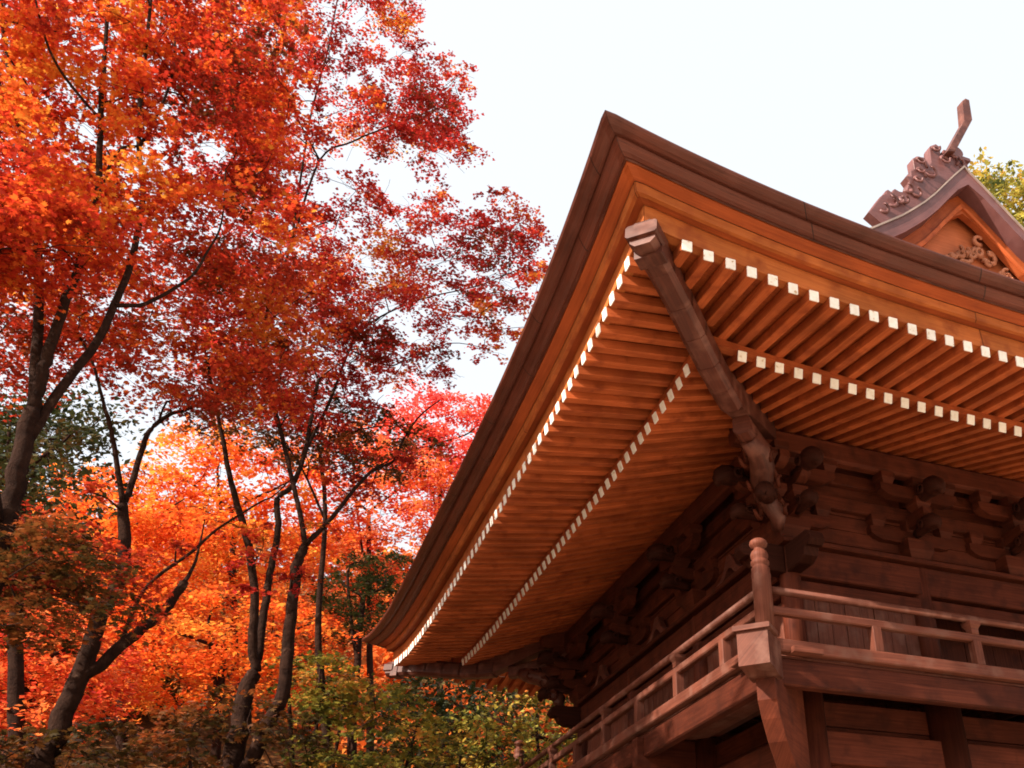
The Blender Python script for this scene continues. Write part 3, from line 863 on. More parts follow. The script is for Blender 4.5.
# stone podium under the gate
mb = MB(); mb.box((LX / 2, LY / 2, .19), (LX + 1.4, LY + 1.4, .37), .03)
tag(mb.build('stone_podium', M['stone']), 'low granite platform under the wooden temple gate', 'platform')
TREES={'A':{'limbs':[[[-6.59,1.3,3.91,0.103],[-6.63,1.29,4.64,0.095],[-6.67,1.28,5.17,0.086],[-6.74,1.26,5.82,0.078],[-6.8,1.25,6.32,0.07]],
[[-6.79,1.25,6.33,0.054],[-6.98,1.3,7.1,0.048],[-7.23,1.33,7.98,0.042],[-7.6,1.31,9.0,0.036],[-8.05,1.25,10.04,0.031],[-8.4,1.2,10.91,0.025],
[-8.85,1.1,12.19,0.019]],[[-6.79,1.25,6.33,0.059],[-6.81,1.2,6.67,0.055],[-6.82,1.15,7.03,0.05],[-6.83,1.1,7.51,0.045],[-6.82,1.06,7.78,0.04],
[-6.87,1.0,8.62,0.035],[-6.97,0.93,9.15,0.031],[-7.17,0.81,10.02,0.026],[-7.31,0.72,10.75,0.021],[-7.54,0.59,11.82,0.016]],[[-6.74,1.26,6.03,0.049],
[-6.66,1.33,6.63,0.045],[-6.53,1.41,7.28,0.041],[-6.51,1.46,7.78,0.038],[-6.51,1.51,8.41,0.034],[-6.63,1.52,9.37,0.031],[-6.84,1.52,10.03,0.027],
[-7.03,1.51,10.93,0.023],[-7.22,1.5,12.05,0.02],[-7.48,1.46,13.38,0.016]],[[-6.84,1.55,10.06,0.022],[-6.82,1.68,10.76,0.018],[-6.86,1.8,11.64,0.015],
[-7.09,1.87,12.83,0.011],[-7.34,1.93,14.41,0.008]],[[-6.5,1.43,7.76,0.024],[-6.26,1.58,7.97,0.021],[-5.98,1.73,8.51,0.018],[-5.91,1.85,8.96,0.015],
[-5.86,1.95,9.58,0.011],[-6.0,2.03,10.49,0.008]],[[-6.85,0.92,8.62,0.016],[-6.93,1.21,9.58,0.016],[-6.84,1.55,10.06,0.016]],[[-7.05,0.76,9.54,0.016],
[-7.47,0.47,9.79,0.013],[-7.72,0.23,10.14,0.01],[-7.94,-0.01,10.68,0.006]],[[-6.75,1.2,5.2,0.08],[-7.4,0.2,7.0,0.06],[-8.2,-0.9,8.6,0.04],  # this limb reaches out of view, added to carry shading sprays
[-9.0,-2.2,9.8,0.025],[-9.6,-3.4,10.6,0.012]]],'pads':[[-7.11,0.6,10.93,0.44],[-7.89,2.92,9.17,0.42],[-5.79,3.59,14.48,0.43],[-6.76,2.74,15.25,0.46],
[-8.65,2.6,14.68,0.66],[-8.07,1.84,10.6,0.65],[-8.82,0.14,10.98,0.64],[-6.61,2.2,10.0,0.58],[-7.14,2.34,11.59,0.46],[-8.27,1.01,11.53,0.43],
[-6.02,1.89,11.65,0.67],[-6.01,1.96,14.93,0.74],[-7.61,2.75,10.47,0.73],[-8.72,2.66,12.58,0.58],[-7.61,0.85,8.73,0.67],[-8.22,2.15,8.9,0.55],
[-9.57,2.6,12.89,0.42],[-8.55,0.65,10.23,0.42],[-6.9,3.43,12.19,0.44],[-7.64,0.52,7.18,0.71],[-8.3,0.65,12.36,0.73],[-8.89,2.92,10.9,0.7],
[-7.26,1.81,8.99,0.61],[-7.57,2.52,13.62,0.6],[-8.09,2.67,13.27,0.67],[-8.59,1.31,9.78,0.52],[-5.53,0.79,8.87,0.74],[-9.23,1.42,12.99,0.42],
[-7.59,1.07,12.52,0.74],[-7.55,0.41,7.93,0.67],[-8.72,0.92,11.36,0.66],[-6.51,2.01,12.56,0.63],[-5.8,1.55,13.01,0.67],[-6.58,1.31,10.2,0.54],
[-7.41,1.95,14.87,0.51],[-8.01,2.42,11.77,0.55],[-6.18,3.07,11.81,0.59],[-8.87,2.67,9.94,0.67],[-8.47,2.78,8.48,0.49],[-5.73,1.37,11.77,0.51],
[-6.2,0.84,10.9,0.47],[-7.3,0.89,9.98,0.75],[-6.84,1.1,8.86,0.68],[-6.77,3.36,14.74,0.67],[-6.08,2.79,10.92,0.73],[-6.73,0.58,9.9,0.58],
[-6.62,1.08,13.74,0.58],[-8.86,1.81,13.34,0.54],[-7.97,1.39,12.21,0.55],[-8.68,2.03,10.79,0.48],[-7.71,0.39,12.2,0.45],[-6.08,3.12,13.06,0.6],
[-5.45,1.61,11.33,0.74],[-7.04,1.49,11.6,0.49],[-6.41,3.54,16.55,0.62],[-6.06,1.49,15.18,0.66],[-8.06,0.09,10.52,0.44],[-8.1,3.07,9.79,0.42],
[-7.84,1.53,8.76,0.61],[-7.9,0.26,8.72,0.72],[-9.38,2.18,13.47,0.52],[-7.76,1.57,9.7,0.46],[-8.46,1.2,10.91,0.61],[-7.46,1.94,10.75,0.45],
[-7.56,3.3,14.82,0.52],[-7.34,0.89,7.58,0.43],[-7.72,3.21,13.04,0.42],[-9.07,2.72,12.07,0.63],[-5.62,2.77,13.02,0.43],[-7.46,1.71,11.73,0.55],
[-5.58,2.19,10.96,0.51],[-8.31,2.76,15.78,0.56],[-7.82,0.44,11.51,0.55],[-7.13,0.68,7.9,0.74],[-6.58,2.09,11.4,0.58],[-6.62,1.71,11.67,0.63],
[-6.93,1.24,11.84,0.73],[-7.46,0.37,10.24,0.66],[-7.33,1.23,13.22,0.59],[-6.11,3.41,15.09,0.5],[-8.64,2.02,11.5,0.67],[-8.26,2.32,12.28,0.69],
[-7.93,0.34,10.13,0.59],[-8.07,3.2,14.62,0.68],[-7.75,2.52,9.63,0.42],[-8.42,1.55,13.76,0.59],[-6.74,0.68,11.86,0.69],[-5.67,2.57,10.48,0.4],
[-7.36,2.32,14.22,0.59],[-8.19,0.28,9.55,0.44],[-7.03,1.07,9.49,0.63],[-6.26,0.91,8.94,0.58],[-6.55,2.12,14.68,0.47],[-7.26,0.92,8.66,0.48],
[-8.24,2.24,11.18,0.61],[-8.08,2.15,10.62,0.59],[-5.78,3.3,11.58,0.52],[-5.93,1.43,10.64,0.57],[-8.14,1.91,9.62,0.53],[-7.71,2.02,9.54,0.46],
[-7.02,2.43,11.93,0.63],[-7.73,0.9,7.49,0.64],[-6.38,2.61,16.06,0.68],[-7.67,2.7,9.16,0.72],[-7.43,1.92,13.07,0.72],[-5.97,1.47,14.22,0.6],
[-8.26,1.5,8.77,0.7],[-7.79,0.53,9.23,0.51],[-6.73,3.46,13.23,0.75],[-9.51,1.73,12.81,0.68],[-6.13,3.44,17.99,0.62],[-8.39,1.86,13.15,0.49],
[-7.75,3.33,14.31,0.74],[-9.19,2.16,11.46,0.43],[-8.17,3.0,8.91,0.63],[-7.26,3.46,13.54,0.52],[-7.37,2.54,13.1,0.52],[-5.69,0.85,11.87,0.42],
[-6.89,2.41,9.67,0.73],[-8.54,0.6,10.97,0.53],[-7.15,3.53,16.8,0.43],[-7.78,3.05,10.65,0.57],[-7.43,3.09,11.12,0.58],[-6.13,3.64,14.45,0.51],
[-8.22,1.28,9.74,0.67],[-6.64,3.23,10.94,0.45],[-8.49,2.63,9.86,0.49],[-5.99,0.84,10.6,0.51],[-6.79,2.91,17.01,0.71],[-9.28,1.68,11.88,0.57],
[-6.57,2.68,13.37,0.58],[-7.48,0.37,7.44,0.7],[-7.33,0.35,7.61,0.79],[-7.06,0.67,8.25,0.64],[-6.94,0.7,7.78,0.71],[-7.32,1.0,8.34,0.53],
[-6.76,1.18,8.29,0.65],[-7.02,0.29,7.34,0.76],[-7.61,0.59,7.99,0.6],[-7.6,0.77,7.55,0.79],[-7.63,0.48,7.58,0.53],[-6.94,0.91,8.57,0.6],
[-7.25,0.29,7.77,0.78],[-6.59,0.33,7.74,0.66],[-10.29,-2.77,11.24,0.52],[-10.26,-1.75,10.02,0.43],[-7.96,-3.41,9.69,0.5],[-9.05,-0.95,11.0,0.59],  # sprays out of view start here, added to shade newel and left eave
[-9.58,-0.63,10.85,0.46],[-10.59,1.06,9.33,0.46],[-7.82,-3.84,10.89,0.47],[-10.27,-0.57,11.74,0.44],[-8.33,-2.45,11.02,0.54],[-9.81,0.32,10.7,0.54],
[-7.65,-1.77,11.08,0.58],[-10.23,0.42,9.7,0.5],[-10.07,-0.37,9.31,0.57],[-9.61,-1.08,9.72,0.52],[-9.89,-3.06,11.04,0.55],[-8.56,0.79,8.98,0.57],
[-9.99,1.01,10.57,0.52]]},'B':{'limbs':[[[-6.21,3.42,3.16,0.13],[-6.21,3.42,3.64,0.12],[-6.17,3.42,3.92,0.111],[-6.14,3.43,4.31,0.101],
[-6.1,3.44,4.82,0.092],[-6.1,3.43,5.25,0.082],[-6.01,3.45,5.72,0.073],[-6.12,3.43,6.22,0.063],[-6.21,3.42,6.52,0.054]],[[-6.21,3.42,6.52,0.032],
[-6.42,3.3,7.08,0.028],[-6.56,3.19,7.4,0.024],[-6.65,3.09,7.56,0.019],[-6.88,2.96,8.01,0.015],[-7.19,2.8,8.38,0.011]],[[-6.21,3.42,6.52,0.041],
[-6.19,3.49,6.75,0.037],[-6.21,3.56,7.27,0.033],[-6.19,3.64,7.63,0.029],[-6.03,3.73,7.94,0.025],[-5.87,3.83,8.12,0.021],[-5.5,3.94,8.63,0.017],
[-5.23,4.03,9.29,0.014]],[[-6.1,3.43,4.61,0.07],[-5.95,3.46,4.76,0.065],[-5.75,3.48,5.08,0.059],[-5.53,3.51,5.39,0.054],[-5.4,3.52,5.75,0.049]],
[[-5.84,3.47,4.97,0.024],[-5.75,3.42,5.59,0.021],[-5.38,3.38,6.07,0.018],[-5.2,3.33,6.33,0.015],[-4.83,3.28,6.71,0.012],[-4.68,3.22,6.81,0.009],
[-4.45,3.16,7.16,0.006]],[[-5.4,3.52,5.75,0.027],[-5.36,3.72,6.1,0.017],[-5.39,3.92,6.7,0.006]],[[-6.1,3.43,5.25,0.027],[-6.36,3.12,5.27,0.021],
[-6.62,2.8,5.22,0.014],[-6.96,2.45,5.23,0.008]]],'pads':[[-5.16,3.87,9.58,0.5],[-7.64,2.62,7.5,0.68],[-7.64,4.24,9.71,0.85],[-6.46,4.33,10.04,0.5],
[-5.15,2.61,9.74,0.59],[-6.87,3.98,8.61,0.52],[-4.62,5.03,10.92,0.51],[-5.92,4.61,9.33,0.77],[-7.43,2.71,8.23,0.69],[-6.13,4.38,11.27,0.59],
[-6.16,2.46,7.63,0.8],[-5.24,2.81,9.17,0.61],[-4.87,2.73,8.1,0.77],[-5.56,3.76,8.37,0.51],[-6.48,3.23,9.97,0.82],[-6.11,3.61,8.04,0.64],
[-7.17,4.43,10.24,0.74],[-8.06,3.03,8.5,0.56],[-5.9,3.67,9.82,0.65],[-6.8,3.15,8.77,0.8],[-7.62,2.38,7.87,0.55],[-5.85,4.97,11.26,0.84],
[-8.19,4.45,9.04,0.78],[-5.6,4.57,10.46,0.69],[-4.84,2.95,8.79,0.77],[-6.55,2.44,9.11,0.84],[-4.79,2.56,9.32,0.76],[-6.06,2.8,8.74,0.73],
[-7.12,3.05,9.34,0.6],[-6.38,4.56,10.75,0.82],[-7.62,3.33,8.12,0.66],[-5.47,4.83,9.72,0.76],[-5.35,2.63,8.23,0.52],[-4.69,3.43,9.78,0.66],
[-8.42,4.1,9.04,0.58],[-5.79,3.54,10.38,0.58],[-5.79,2.47,9.53,0.57],[-7.79,4.5,9.08,0.6],[-6.88,2.98,8.25,0.83],[-5.17,4.02,8.91,0.78],
[-7.36,4.68,9.71,0.7],[-7.0,2.36,8.15,0.72],[-5.78,2.99,7.76,0.62],[-6.86,4.07,10.21,0.68],[-7.46,3.95,9.01,0.6],[-6.42,2.79,8.57,0.66],
[-6.72,3.12,5.84,0.76],[-6.65,2.04,5.05,0.79],[-6.1,2.14,4.96,0.76],[-7.09,2.96,5.8,0.57],[-6.39,2.3,5.25,0.67],[-7.11,2.61,5.36,0.75],
[-6.13,3.23,5.66,0.6],[-6.01,2.4,5.54,0.61],[-5.46,2.92,5.89,0.26],[-6.53,3.02,6.41,0.31],[-6.07,3.19,5.77,0.25],[-5.65,3.06,5.21,0.3],
[-6.27,2.6,5.79,0.28]]},'C':{'limbs':[[[-4.5,5.06,3.48,0.146],[-4.53,5.06,4.3,0.126],[-4.55,5.06,5.0,0.106],[-4.48,5.06,5.29,0.086]],
[[-4.48,5.06,5.29,0.065],[-4.59,4.99,5.65,0.059],[-4.71,4.93,6.33,0.053],[-4.93,4.86,6.95,0.047],[-5.16,4.79,7.44,0.041],[-5.31,4.72,7.76,0.034],
[-5.51,4.64,8.28,0.028],[-5.7,4.56,8.73,0.022],[-5.97,4.46,9.43,0.016]],[[-4.49,5.16,5.47,0.054],[-4.54,5.21,6.28,0.051],[-4.56,5.26,6.76,0.047],
[-4.57,5.31,7.32,0.044],[-4.66,5.36,7.81,0.041],[-4.51,5.41,8.07,0.037],[-4.43,5.46,8.67,0.034],[-4.44,5.51,9.2,0.03],[-4.45,5.56,10.01,0.027]],
[[-4.41,4.76,3.75,0.092],[-4.27,4.76,4.48,0.086],[-4.13,4.75,4.96,0.081],[-4.19,4.75,5.63,0.076],[-4.24,4.75,6.33,0.07],[-4.25,4.76,6.63,0.065],
[-4.2,4.75,6.91,0.059]],[[-4.2,4.75,6.91,0.038],[-4.32,4.78,7.32,0.035],[-4.46,4.8,7.69,0.032],[-4.75,4.81,8.45,0.03],[-5.12,4.82,9.37,0.027],
[-5.35,4.83,10.39,0.024],[-5.25,4.85,11.83,0.022],[-5.13,4.88,13.91,0.019],[-4.69,4.91,14.57,0.016],[-4.2,4.93,15.16,0.014],[-3.3,4.9,16.06,0.011]],
[[-4.2,4.75,6.91,0.038],[-4.04,4.87,7.22,0.034],[-3.85,4.99,7.62,0.031],[-3.65,5.11,8.08,0.027],[-3.46,5.22,8.43,0.024],[-3.17,5.32,8.71,0.02],
[-3.06,5.43,9.17,0.017],[-2.85,5.53,9.7,0.013],[-2.56,5.62,10.12,0.01]],[[-4.43,5.56,8.72,0.027],[-4.22,5.65,9.75,0.024],[-4.07,5.75,10.82,0.02],
[-3.8,5.84,11.53,0.017],[-3.07,5.88,12.26,0.013],[-2.06,5.84,12.87,0.01],[-1.09,5.73,13.65,0.006]],[[-4.07,5.55,10.68,0.016],[-3.5,5.62,10.58,0.014],
[-3.22,5.7,10.76,0.011],[-2.49,5.71,11.35,0.008],[-1.8,5.69,11.38,0.005]],[[-5.24,4.83,11.81,0.022],[-5.42,4.72,14.61,0.017],[-5.42,4.62,16.64,0.013],
[-5.55,4.51,19.19,0.008]],[[-5.13,4.84,13.87,0.016],[-5.79,4.55,14.76,0.013],[-6.28,4.25,16.0,0.01],[-6.63,3.95,17.39,0.006]],
[[-3.45,5.52,8.59,0.011],[-2.92,5.67,9.13,0.008],[-2.29,5.78,9.42,0.004]]],'pads':[[-5.49,6.26,20.78,0.41],[-5.75,4.68,14.24,0.54],
[-7.37,6.07,16.48,0.53],[-5.69,3.83,15.13,0.43],[-3.88,6.13,18.2,0.57],[-7.86,5.26,19.75,0.72],[-7.25,4.5,15.98,0.44],[-5.94,6.47,14.09,0.72],
[-4.8,4.27,15.81,0.5],[-6.37,5.34,20.89,0.63],[-6.71,5.98,18.33,0.63],[-6.06,3.7,11.67,0.75],[-5.68,5.93,17.05,0.6],[-7.27,3.4,16.0,0.51],
[-4.19,3.8,13.87,0.52],[-6.41,3.47,17.66,0.71],[-4.28,5.7,19.87,0.55],[-4.89,5.62,16.15,0.68],[-6.06,5.01,18.07,0.66],[-5.55,4.88,19.76,0.5],
[-3.02,6.34,17.37,0.49],[-5.45,4.62,12.65,0.53],[-3.32,4.72,16.42,0.66],[-5.01,3.75,17.26,0.47],[-5.09,6.46,23.57,0.7],[-6.53,6.07,15.29,0.57],
[-7.11,5.73,18.88,0.51],[-7.45,6.12,20.53,0.48],[-7.29,5.99,17.84,0.63],[-6.04,3.73,13.57,0.73],[-4.57,5.48,15.35,0.65],[-6.62,4.58,14.0,0.51],
[-5.16,5.76,18.04,0.44],[-6.63,5.44,13.43,0.63],[-2.95,4.39,14.99,0.63],[-6.45,6.18,16.43,0.63],[-6.01,5.11,13.82,0.45],[-4.51,4.19,17.1,0.58],
[-7.05,3.29,17.0,0.71],[-7.38,3.62,17.24,0.56],[-4.27,6.15,17.01,0.66],[-6.8,3.43,15.28,0.52],[-5.25,4.3,13.63,0.54],[-7.03,4.56,19.02,0.43],
[-4.4,4.24,18.31,0.54],[-6.14,5.55,13.5,0.75],[-6.13,4.31,17.96,0.66],[-4.91,3.6,18.59,0.74],[-6.9,4.98,17.09,0.51],[-6.69,4.27,17.55,0.72],
[-5.3,3.9,14.39,0.43],[-6.57,3.8,14.12,0.69],[-4.41,5.66,17.8,0.46],[-5.56,6.29,14.95,0.42],[-4.84,5.16,18.84,0.75],[-5.72,3.5,18.28,0.71],
[-5.62,5.55,13.05,0.52],[-3.64,5.7,16.13,0.62],[-3.98,4.29,15.32,0.68],[-7.55,5.32,18.86,0.55],[-7.3,4.06,16.1,0.57],[-3.42,4.04,13.99,0.71],
[-3.51,3.83,14.81,0.6],[-7.01,6.22,21.86,0.6],[-5.68,6.43,22.05,0.44],[-5.77,5.67,17.51,0.5],[-5.84,5.87,15.24,0.49],[-6.49,6.16,20.78,0.45],
[-5.24,5.08,13.8,0.48],[-4.14,4.97,15.37,0.69],[-4.53,3.69,14.1,0.46],[-6.34,4.02,12.89,0.7],[-6.13,5.94,18.5,0.73],[-8.13,5.58,19.41,0.49],
[-4.67,5.85,22.1,0.71],[-5.74,4.9,15.0,0.42],[-7.73,6.02,21.17,0.5],[-6.69,6.29,19.99,0.7],[-5.83,3.54,12.32,0.62],[-4.49,6.48,20.24,0.61],
[-5.79,4.55,11.74,0.63],[-4.84,5.11,19.83,0.6],[-5.34,4.03,15.63,0.64],[-6.65,4.8,15.47,0.66],[-6.15,4.45,13.66,0.61],[-5.5,3.59,16.96,0.52],
[-3.53,4.82,15.52,0.68],[-6.72,6.26,17.68,0.67],[-2.83,6.03,17.74,0.43],[-3.82,5.83,18.5,0.42],[-2.94,4.56,15.04,0.43],[-3.0,6.15,16.8,0.39],
[-3.76,5.46,16.33,0.39],[-3.03,4.61,16.83,0.38],[-3.76,4.9,16.47,0.4],[-3.17,5.64,18.22,0.35],[-3.19,4.9,16.16,0.44],[-3.38,5.0,15.35,0.47],
[-2.45,5.76,13.54,0.41],[-5.32,5.06,11.89,0.67],[-5.66,4.89,9.43,0.65],[-3.92,4.48,10.5,0.53],[-4.59,6.71,11.11,0.67],[-2.76,4.92,11.31,0.64],
[-3.52,5.16,12.93,0.7],[-4.62,4.32,8.73,0.51],[-4.25,5.19,11.85,0.51],[-4.93,5.71,13.53,0.61],[-5.03,6.01,11.91,0.56],[-2.36,5.89,12.61,0.52],
[-6.14,6.46,11.9,0.63],[-3.13,6.66,13.59,0.53],[-1.75,3.94,11.3,0.55],[-3.73,6.33,11.78,0.44],[-5.69,4.11,9.67,0.68],[-4.64,4.48,12.33,0.45],
[-5.31,6.46,10.29,0.61],[-1.82,4.96,13.78,0.56],[-1.57,5.64,13.34,0.61],[-3.3,5.09,11.94,0.48],[-6.05,5.19,10.27,0.61],[-4.02,4.9,13.52,0.47],
[-2.58,4.02,12.45,0.48],[-4.69,4.75,10.56,0.6],[-5.12,4.91,10.06,0.46],[-5.04,5.69,9.23,0.44],[-5.4,4.33,10.79,0.51],[-1.33,6.06,14.7,0.69],
[-5.37,5.88,11.04,0.51],[-2.33,4.68,11.14,0.4],[-3.45,4.18,10.8,0.7],[-4.77,5.98,12.93,0.49],[-5.51,5.75,13.07,0.62],[-4.21,6.67,14.83,0.5],
[-1.76,5.5,13.79,0.56],[-1.28,4.67,12.37,0.57],[-5.78,5.48,11.34,0.43],[-1.61,5.95,12.67,0.45],[-4.0,5.63,12.88,0.53],[-2.98,6.29,14.84,0.62],
[-4.11,6.07,11.17,0.69],[-4.29,6.74,13.36,0.46],[-4.78,5.39,10.44,0.65],[-4.44,5.9,11.73,0.53],[-5.25,6.65,13.0,0.49],[-5.21,5.16,9.21,0.62],
[-4.02,6.5,12.59,0.64],[-3.52,5.55,14.01,0.53],[-6.06,4.84,10.9,0.66],[-1.86,6.31,13.49,0.64],[-5.63,5.38,10.31,0.43],[-6.07,6.17,11.11,0.64],
[-3.18,6.17,12.56,0.56],[-3.78,5.65,12.09,0.67],[-4.3,5.0,11.31,0.69],[-1.68,4.04,11.95,0.4],[-2.81,4.56,12.16,0.55],[-4.61,4.25,11.11,0.62],
[-5.06,4.9,12.66,0.46],[-5.26,4.74,10.65,0.51],[-4.99,6.42,10.58,0.68],[-3.95,5.27,10.71,0.63],[-5.96,6.08,10.11,0.53],[-5.0,5.31,12.52,0.5],
[-5.04,5.39,10.98,0.64],[-2.03,5.67,12.0,0.51],[-4.76,6.3,9.78,0.65],[-5.02,4.73,11.23,0.56],[-5.41,4.21,9.17,0.64],[-4.92,4.58,9.63,0.47],
[-2.01,4.88,11.95,0.59],[-5.06,4.17,8.62,0.65],[-4.46,4.28,12.87,0.45],[-4.53,6.29,10.49,0.43],[-5.63,4.55,9.66,0.62],[-2.55,5.24,13.52,0.6],
[-1.24,4.91,13.51,0.61],[-6.03,5.08,11.34,0.46],[-5.79,4.11,9.22,0.62],[-3.85,4.76,12.35,0.66],[-2.74,5.87,14.15,0.56],[-4.82,5.51,11.63,0.62],
[-3.49,4.39,11.86,0.53],[-1.95,4.11,12.57,0.52],[-3.57,5.21,9.55,0.4],[-4.29,5.28,10.65,0.49],[-4.07,6.32,9.72,0.58],[-2.51,6.01,10.89,0.41],
[-4.11,5.88,10.44,0.51],[-3.37,4.75,10.08,0.58],[-4.39,5.26,9.32,0.42],[-3.25,6.28,10.8,0.45],[-3.78,4.95,10.44,0.59],[-3.71,5.99,10.89,0.6],
[-4.06,4.98,10.05,0.57],[-4.32,5.94,9.47,0.51],[-2.76,4.48,10.1,0.53],[-4.02,5.82,9.99,0.53],[-3.16,5.77,11.14,0.49],[-1.82,5.59,15.01,0.27],
[-2.15,5.44,14.79,0.29],[-1.81,5.83,11.42,0.38],[-1.28,5.4,11.8,0.34],[-1.57,5.78,11.91,0.32],[-1.85,5.47,11.63,0.35],[-3.19,5.22,8.72,0.47],
[-3.85,5.44,8.74,0.47],[-3.84,5.33,8.37,0.45],[-3.72,5.78,8.25,0.49],[-3.41,5.65,8.45,0.49],[-5.11,4.4,6.91,0.36],[-4.0,4.37,7.08,0.27],
[-4.19,4.11,6.21,0.35],[-4.73,4.18,6.78,0.36],[-4.68,4.18,5.98,0.33],[-4.74,4.46,6.53,0.4]]},'G1':{'limbs':[[[-6.24,12.48,4.83,0.108],
[-6.76,12.42,6.88,0.09],[-7.18,12.37,8.31,0.072],[-7.62,12.31,9.84,0.054]],[[-7.62,12.31,9.84,0.038],[-8.37,12.17,10.23,0.024],
[-8.69,12.11,10.36,0.011]],[[-7.62,12.31,9.84,0.038],[-6.94,12.4,10.48,0.024],[-6.56,12.45,10.92,0.011]],[[-7.18,12.37,8.31,0.043],
[-8.06,12.23,10.54,0.027],[-7.84,12.27,11.09,0.011]]],'pads':[[-6.97,11.5,9.61,0.93],[-8.55,13.53,11.26,0.94],[-8.02,13.17,8.92,0.77],
[-6.16,13.43,9.97,0.76],[-7.05,13.7,9.52,0.6],[-8.09,12.57,10.34,0.93],[-6.98,13.21,11.57,0.67],[-6.2,11.75,8.3,0.93],[-7.33,11.37,8.12,0.92],
[-7.64,13.42,11.11,0.71],[-8.04,10.89,10.24,0.77],[-8.34,11.97,9.68,0.9],[-7.68,11.74,8.98,0.84],[-7.87,11.02,7.86,0.67],[-8.38,11.46,8.79,0.62],
[-7.11,13.25,10.13,0.65],[-6.56,13.02,8.53,0.79],[-6.56,12.26,10.47,0.64],[-7.55,11.09,9.3,0.62],[-8.28,12.49,9.08,0.74],[-6.54,12.52,9.79,0.92],
[-8.79,13.2,9.62,0.63],[-7.92,12.78,11.39,0.76],[-6.37,12.85,9.0,0.64],[-6.55,10.98,9.67,0.97],[-7.51,12.03,10.24,0.81],[-6.76,12.14,8.29,0.76],
[-8.36,13.21,10.1,0.87],[-8.48,11.52,9.98,0.63],[-6.93,12.12,9.0,0.67],[-6.44,11.75,9.8,0.77],[-8.1,11.4,9.05,0.87],[-7.97,12.87,8.33,0.83],
[-6.21,11.38,9.06,0.73],[-6.13,13.91,10.59,0.7],[-7.37,10.99,9.98,0.82],[-7.14,12.66,10.39,0.75],[-7.71,13.63,9.31,0.76],[-7.61,13.44,10.44,0.96],
[-7.37,13.41,9.55,0.66],[-6.56,11.2,8.82,0.95],[-7.84,11.77,8.06,0.89],[-7.54,12.54,9.29,0.65],[-7.03,11.29,10.9,0.65],[-8.93,12.78,10.06,0.99],
[-7.31,11.23,8.56,0.92]]},'G2':{'limbs':[[[-4.35,15.06,5.35,0.108],[-4.84,15.05,7.79,0.09],[-5.28,15.04,9.82,0.072],[-5.76,15.02,12.03,0.054]],
[[-5.76,15.02,12.03,0.038],[-6.9,14.93,12.54,0.024],[-7.49,14.85,12.66,0.011]],[[-5.76,15.02,12.03,0.038],[-4.8,15.05,12.87,0.024],
[-4.2,15.06,13.41,0.011]],[[-5.28,15.04,9.82,0.043],[-6.29,14.98,12.96,0.027],[-5.99,15.01,13.7,0.011]]],'pads':[[-6.38,15.84,10.42,1.06],
[-4.21,16.38,13.96,0.75],[-7.16,13.65,11.88,0.91],[-7.67,15.9,12.05,0.75],[-5.06,14.27,11.22,0.87],[-6.18,15.77,13.69,0.77],[-4.67,14.04,9.56,1.05],
[-6.67,14.04,13.24,1.09],[-3.61,14.27,10.76,0.74],[-4.9,14.2,13.06,0.75],[-5.27,15.74,10.27,0.95],[-6.97,15.32,12.78,0.88],[-4.09,15.02,12.14,0.89],
[-3.79,16.27,11.04,0.88],[-7.48,14.75,11.87,0.9],[-6.1,13.56,12.68,0.9],[-5.37,14.65,9.35,0.81],[-6.47,13.96,9.41,0.75],[-5.06,16.14,12.89,0.93],
[-5.86,14.1,10.62,0.88],[-6.91,14.65,10.55,0.92],[-4.02,15.42,11.28,0.9],[-6.65,14.1,10.99,1.06],[-6.55,16.42,12.96,1.07],[-6.1,15.3,11.28,0.97],
[-7.17,15.57,13.96,0.96],[-4.9,16.13,11.07,0.76],[-6.28,16.41,9.73,0.93],[-6.88,15.01,11.86,1.02],[-6.58,16.17,14.62,1.09],[-3.66,13.62,11.26,0.71],
[-7.73,16.32,13.16,0.98],[-5.54,16.51,12.62,0.74],[-3.81,14.45,9.57,0.81],[-4.2,15.1,10.38,1.0],[-7.32,16.06,11.11,1.03],[-4.72,13.88,11.76,0.81],
[-4.76,14.5,10.3,0.79],[-3.57,16.32,12.08,1.07],[-4.43,14.28,12.53,0.9],[-6.23,14.27,12.0,0.83],[-6.16,13.56,10.92,1.08],[-7.13,15.73,11.71,1.07],
[-5.27,14.88,13.12,0.81],[-6.05,14.71,9.21,0.77],[-5.46,13.66,11.0,0.78],[-6.48,14.44,12.77,0.72],[-5.54,15.98,14.39,0.98],[-7.33,13.77,10.65,0.73],
[-4.17,16.0,9.91,0.82],[-5.6,14.78,11.91,0.77],[-6.39,15.95,12.09,0.91],[-4.2,16.49,12.01,0.81],[-5.74,14.45,10.22,0.94],[-5.6,14.0,13.04,0.75],
[-5.71,15.62,12.72,0.72]]},'G3':{'limbs':[[[-1.34,17.36,5.88,0.108],[-1.72,17.41,8.74,0.09],[-2.06,17.44,11.1,0.072],[-2.42,17.47,13.7,0.054]],
[[-2.42,17.47,13.7,0.038],[-3.69,17.54,14.56,0.024],[-4.31,17.56,14.76,0.011]],[[-2.42,17.47,13.7,0.038],[-1.5,17.38,14.73,0.024],
[-1.05,17.32,15.28,0.011]],[[-2.06,17.44,11.1,0.043],[-3.02,17.51,15.0,0.027],[-2.6,17.49,16.02,0.011]]],'pads':[[-3.8,17.77,13.7,0.71],
[-0.79,18.21,15.8,1.02],[-1.17,18.19,12.2,0.79],[-3.48,17.35,11.77,1.01],[-1.28,15.96,12.99,1.09],[-2.04,16.62,15.5,1.0],[-2.94,18.2,15.97,1.07],
[-2.25,18.85,13.68,0.73],[-2.56,17.23,14.27,0.96],[-3.93,16.39,15.02,0.94],[-4.53,19.05,16.04,0.76],[-1.77,18.6,15.38,0.78],[-2.01,16.2,10.66,0.75],
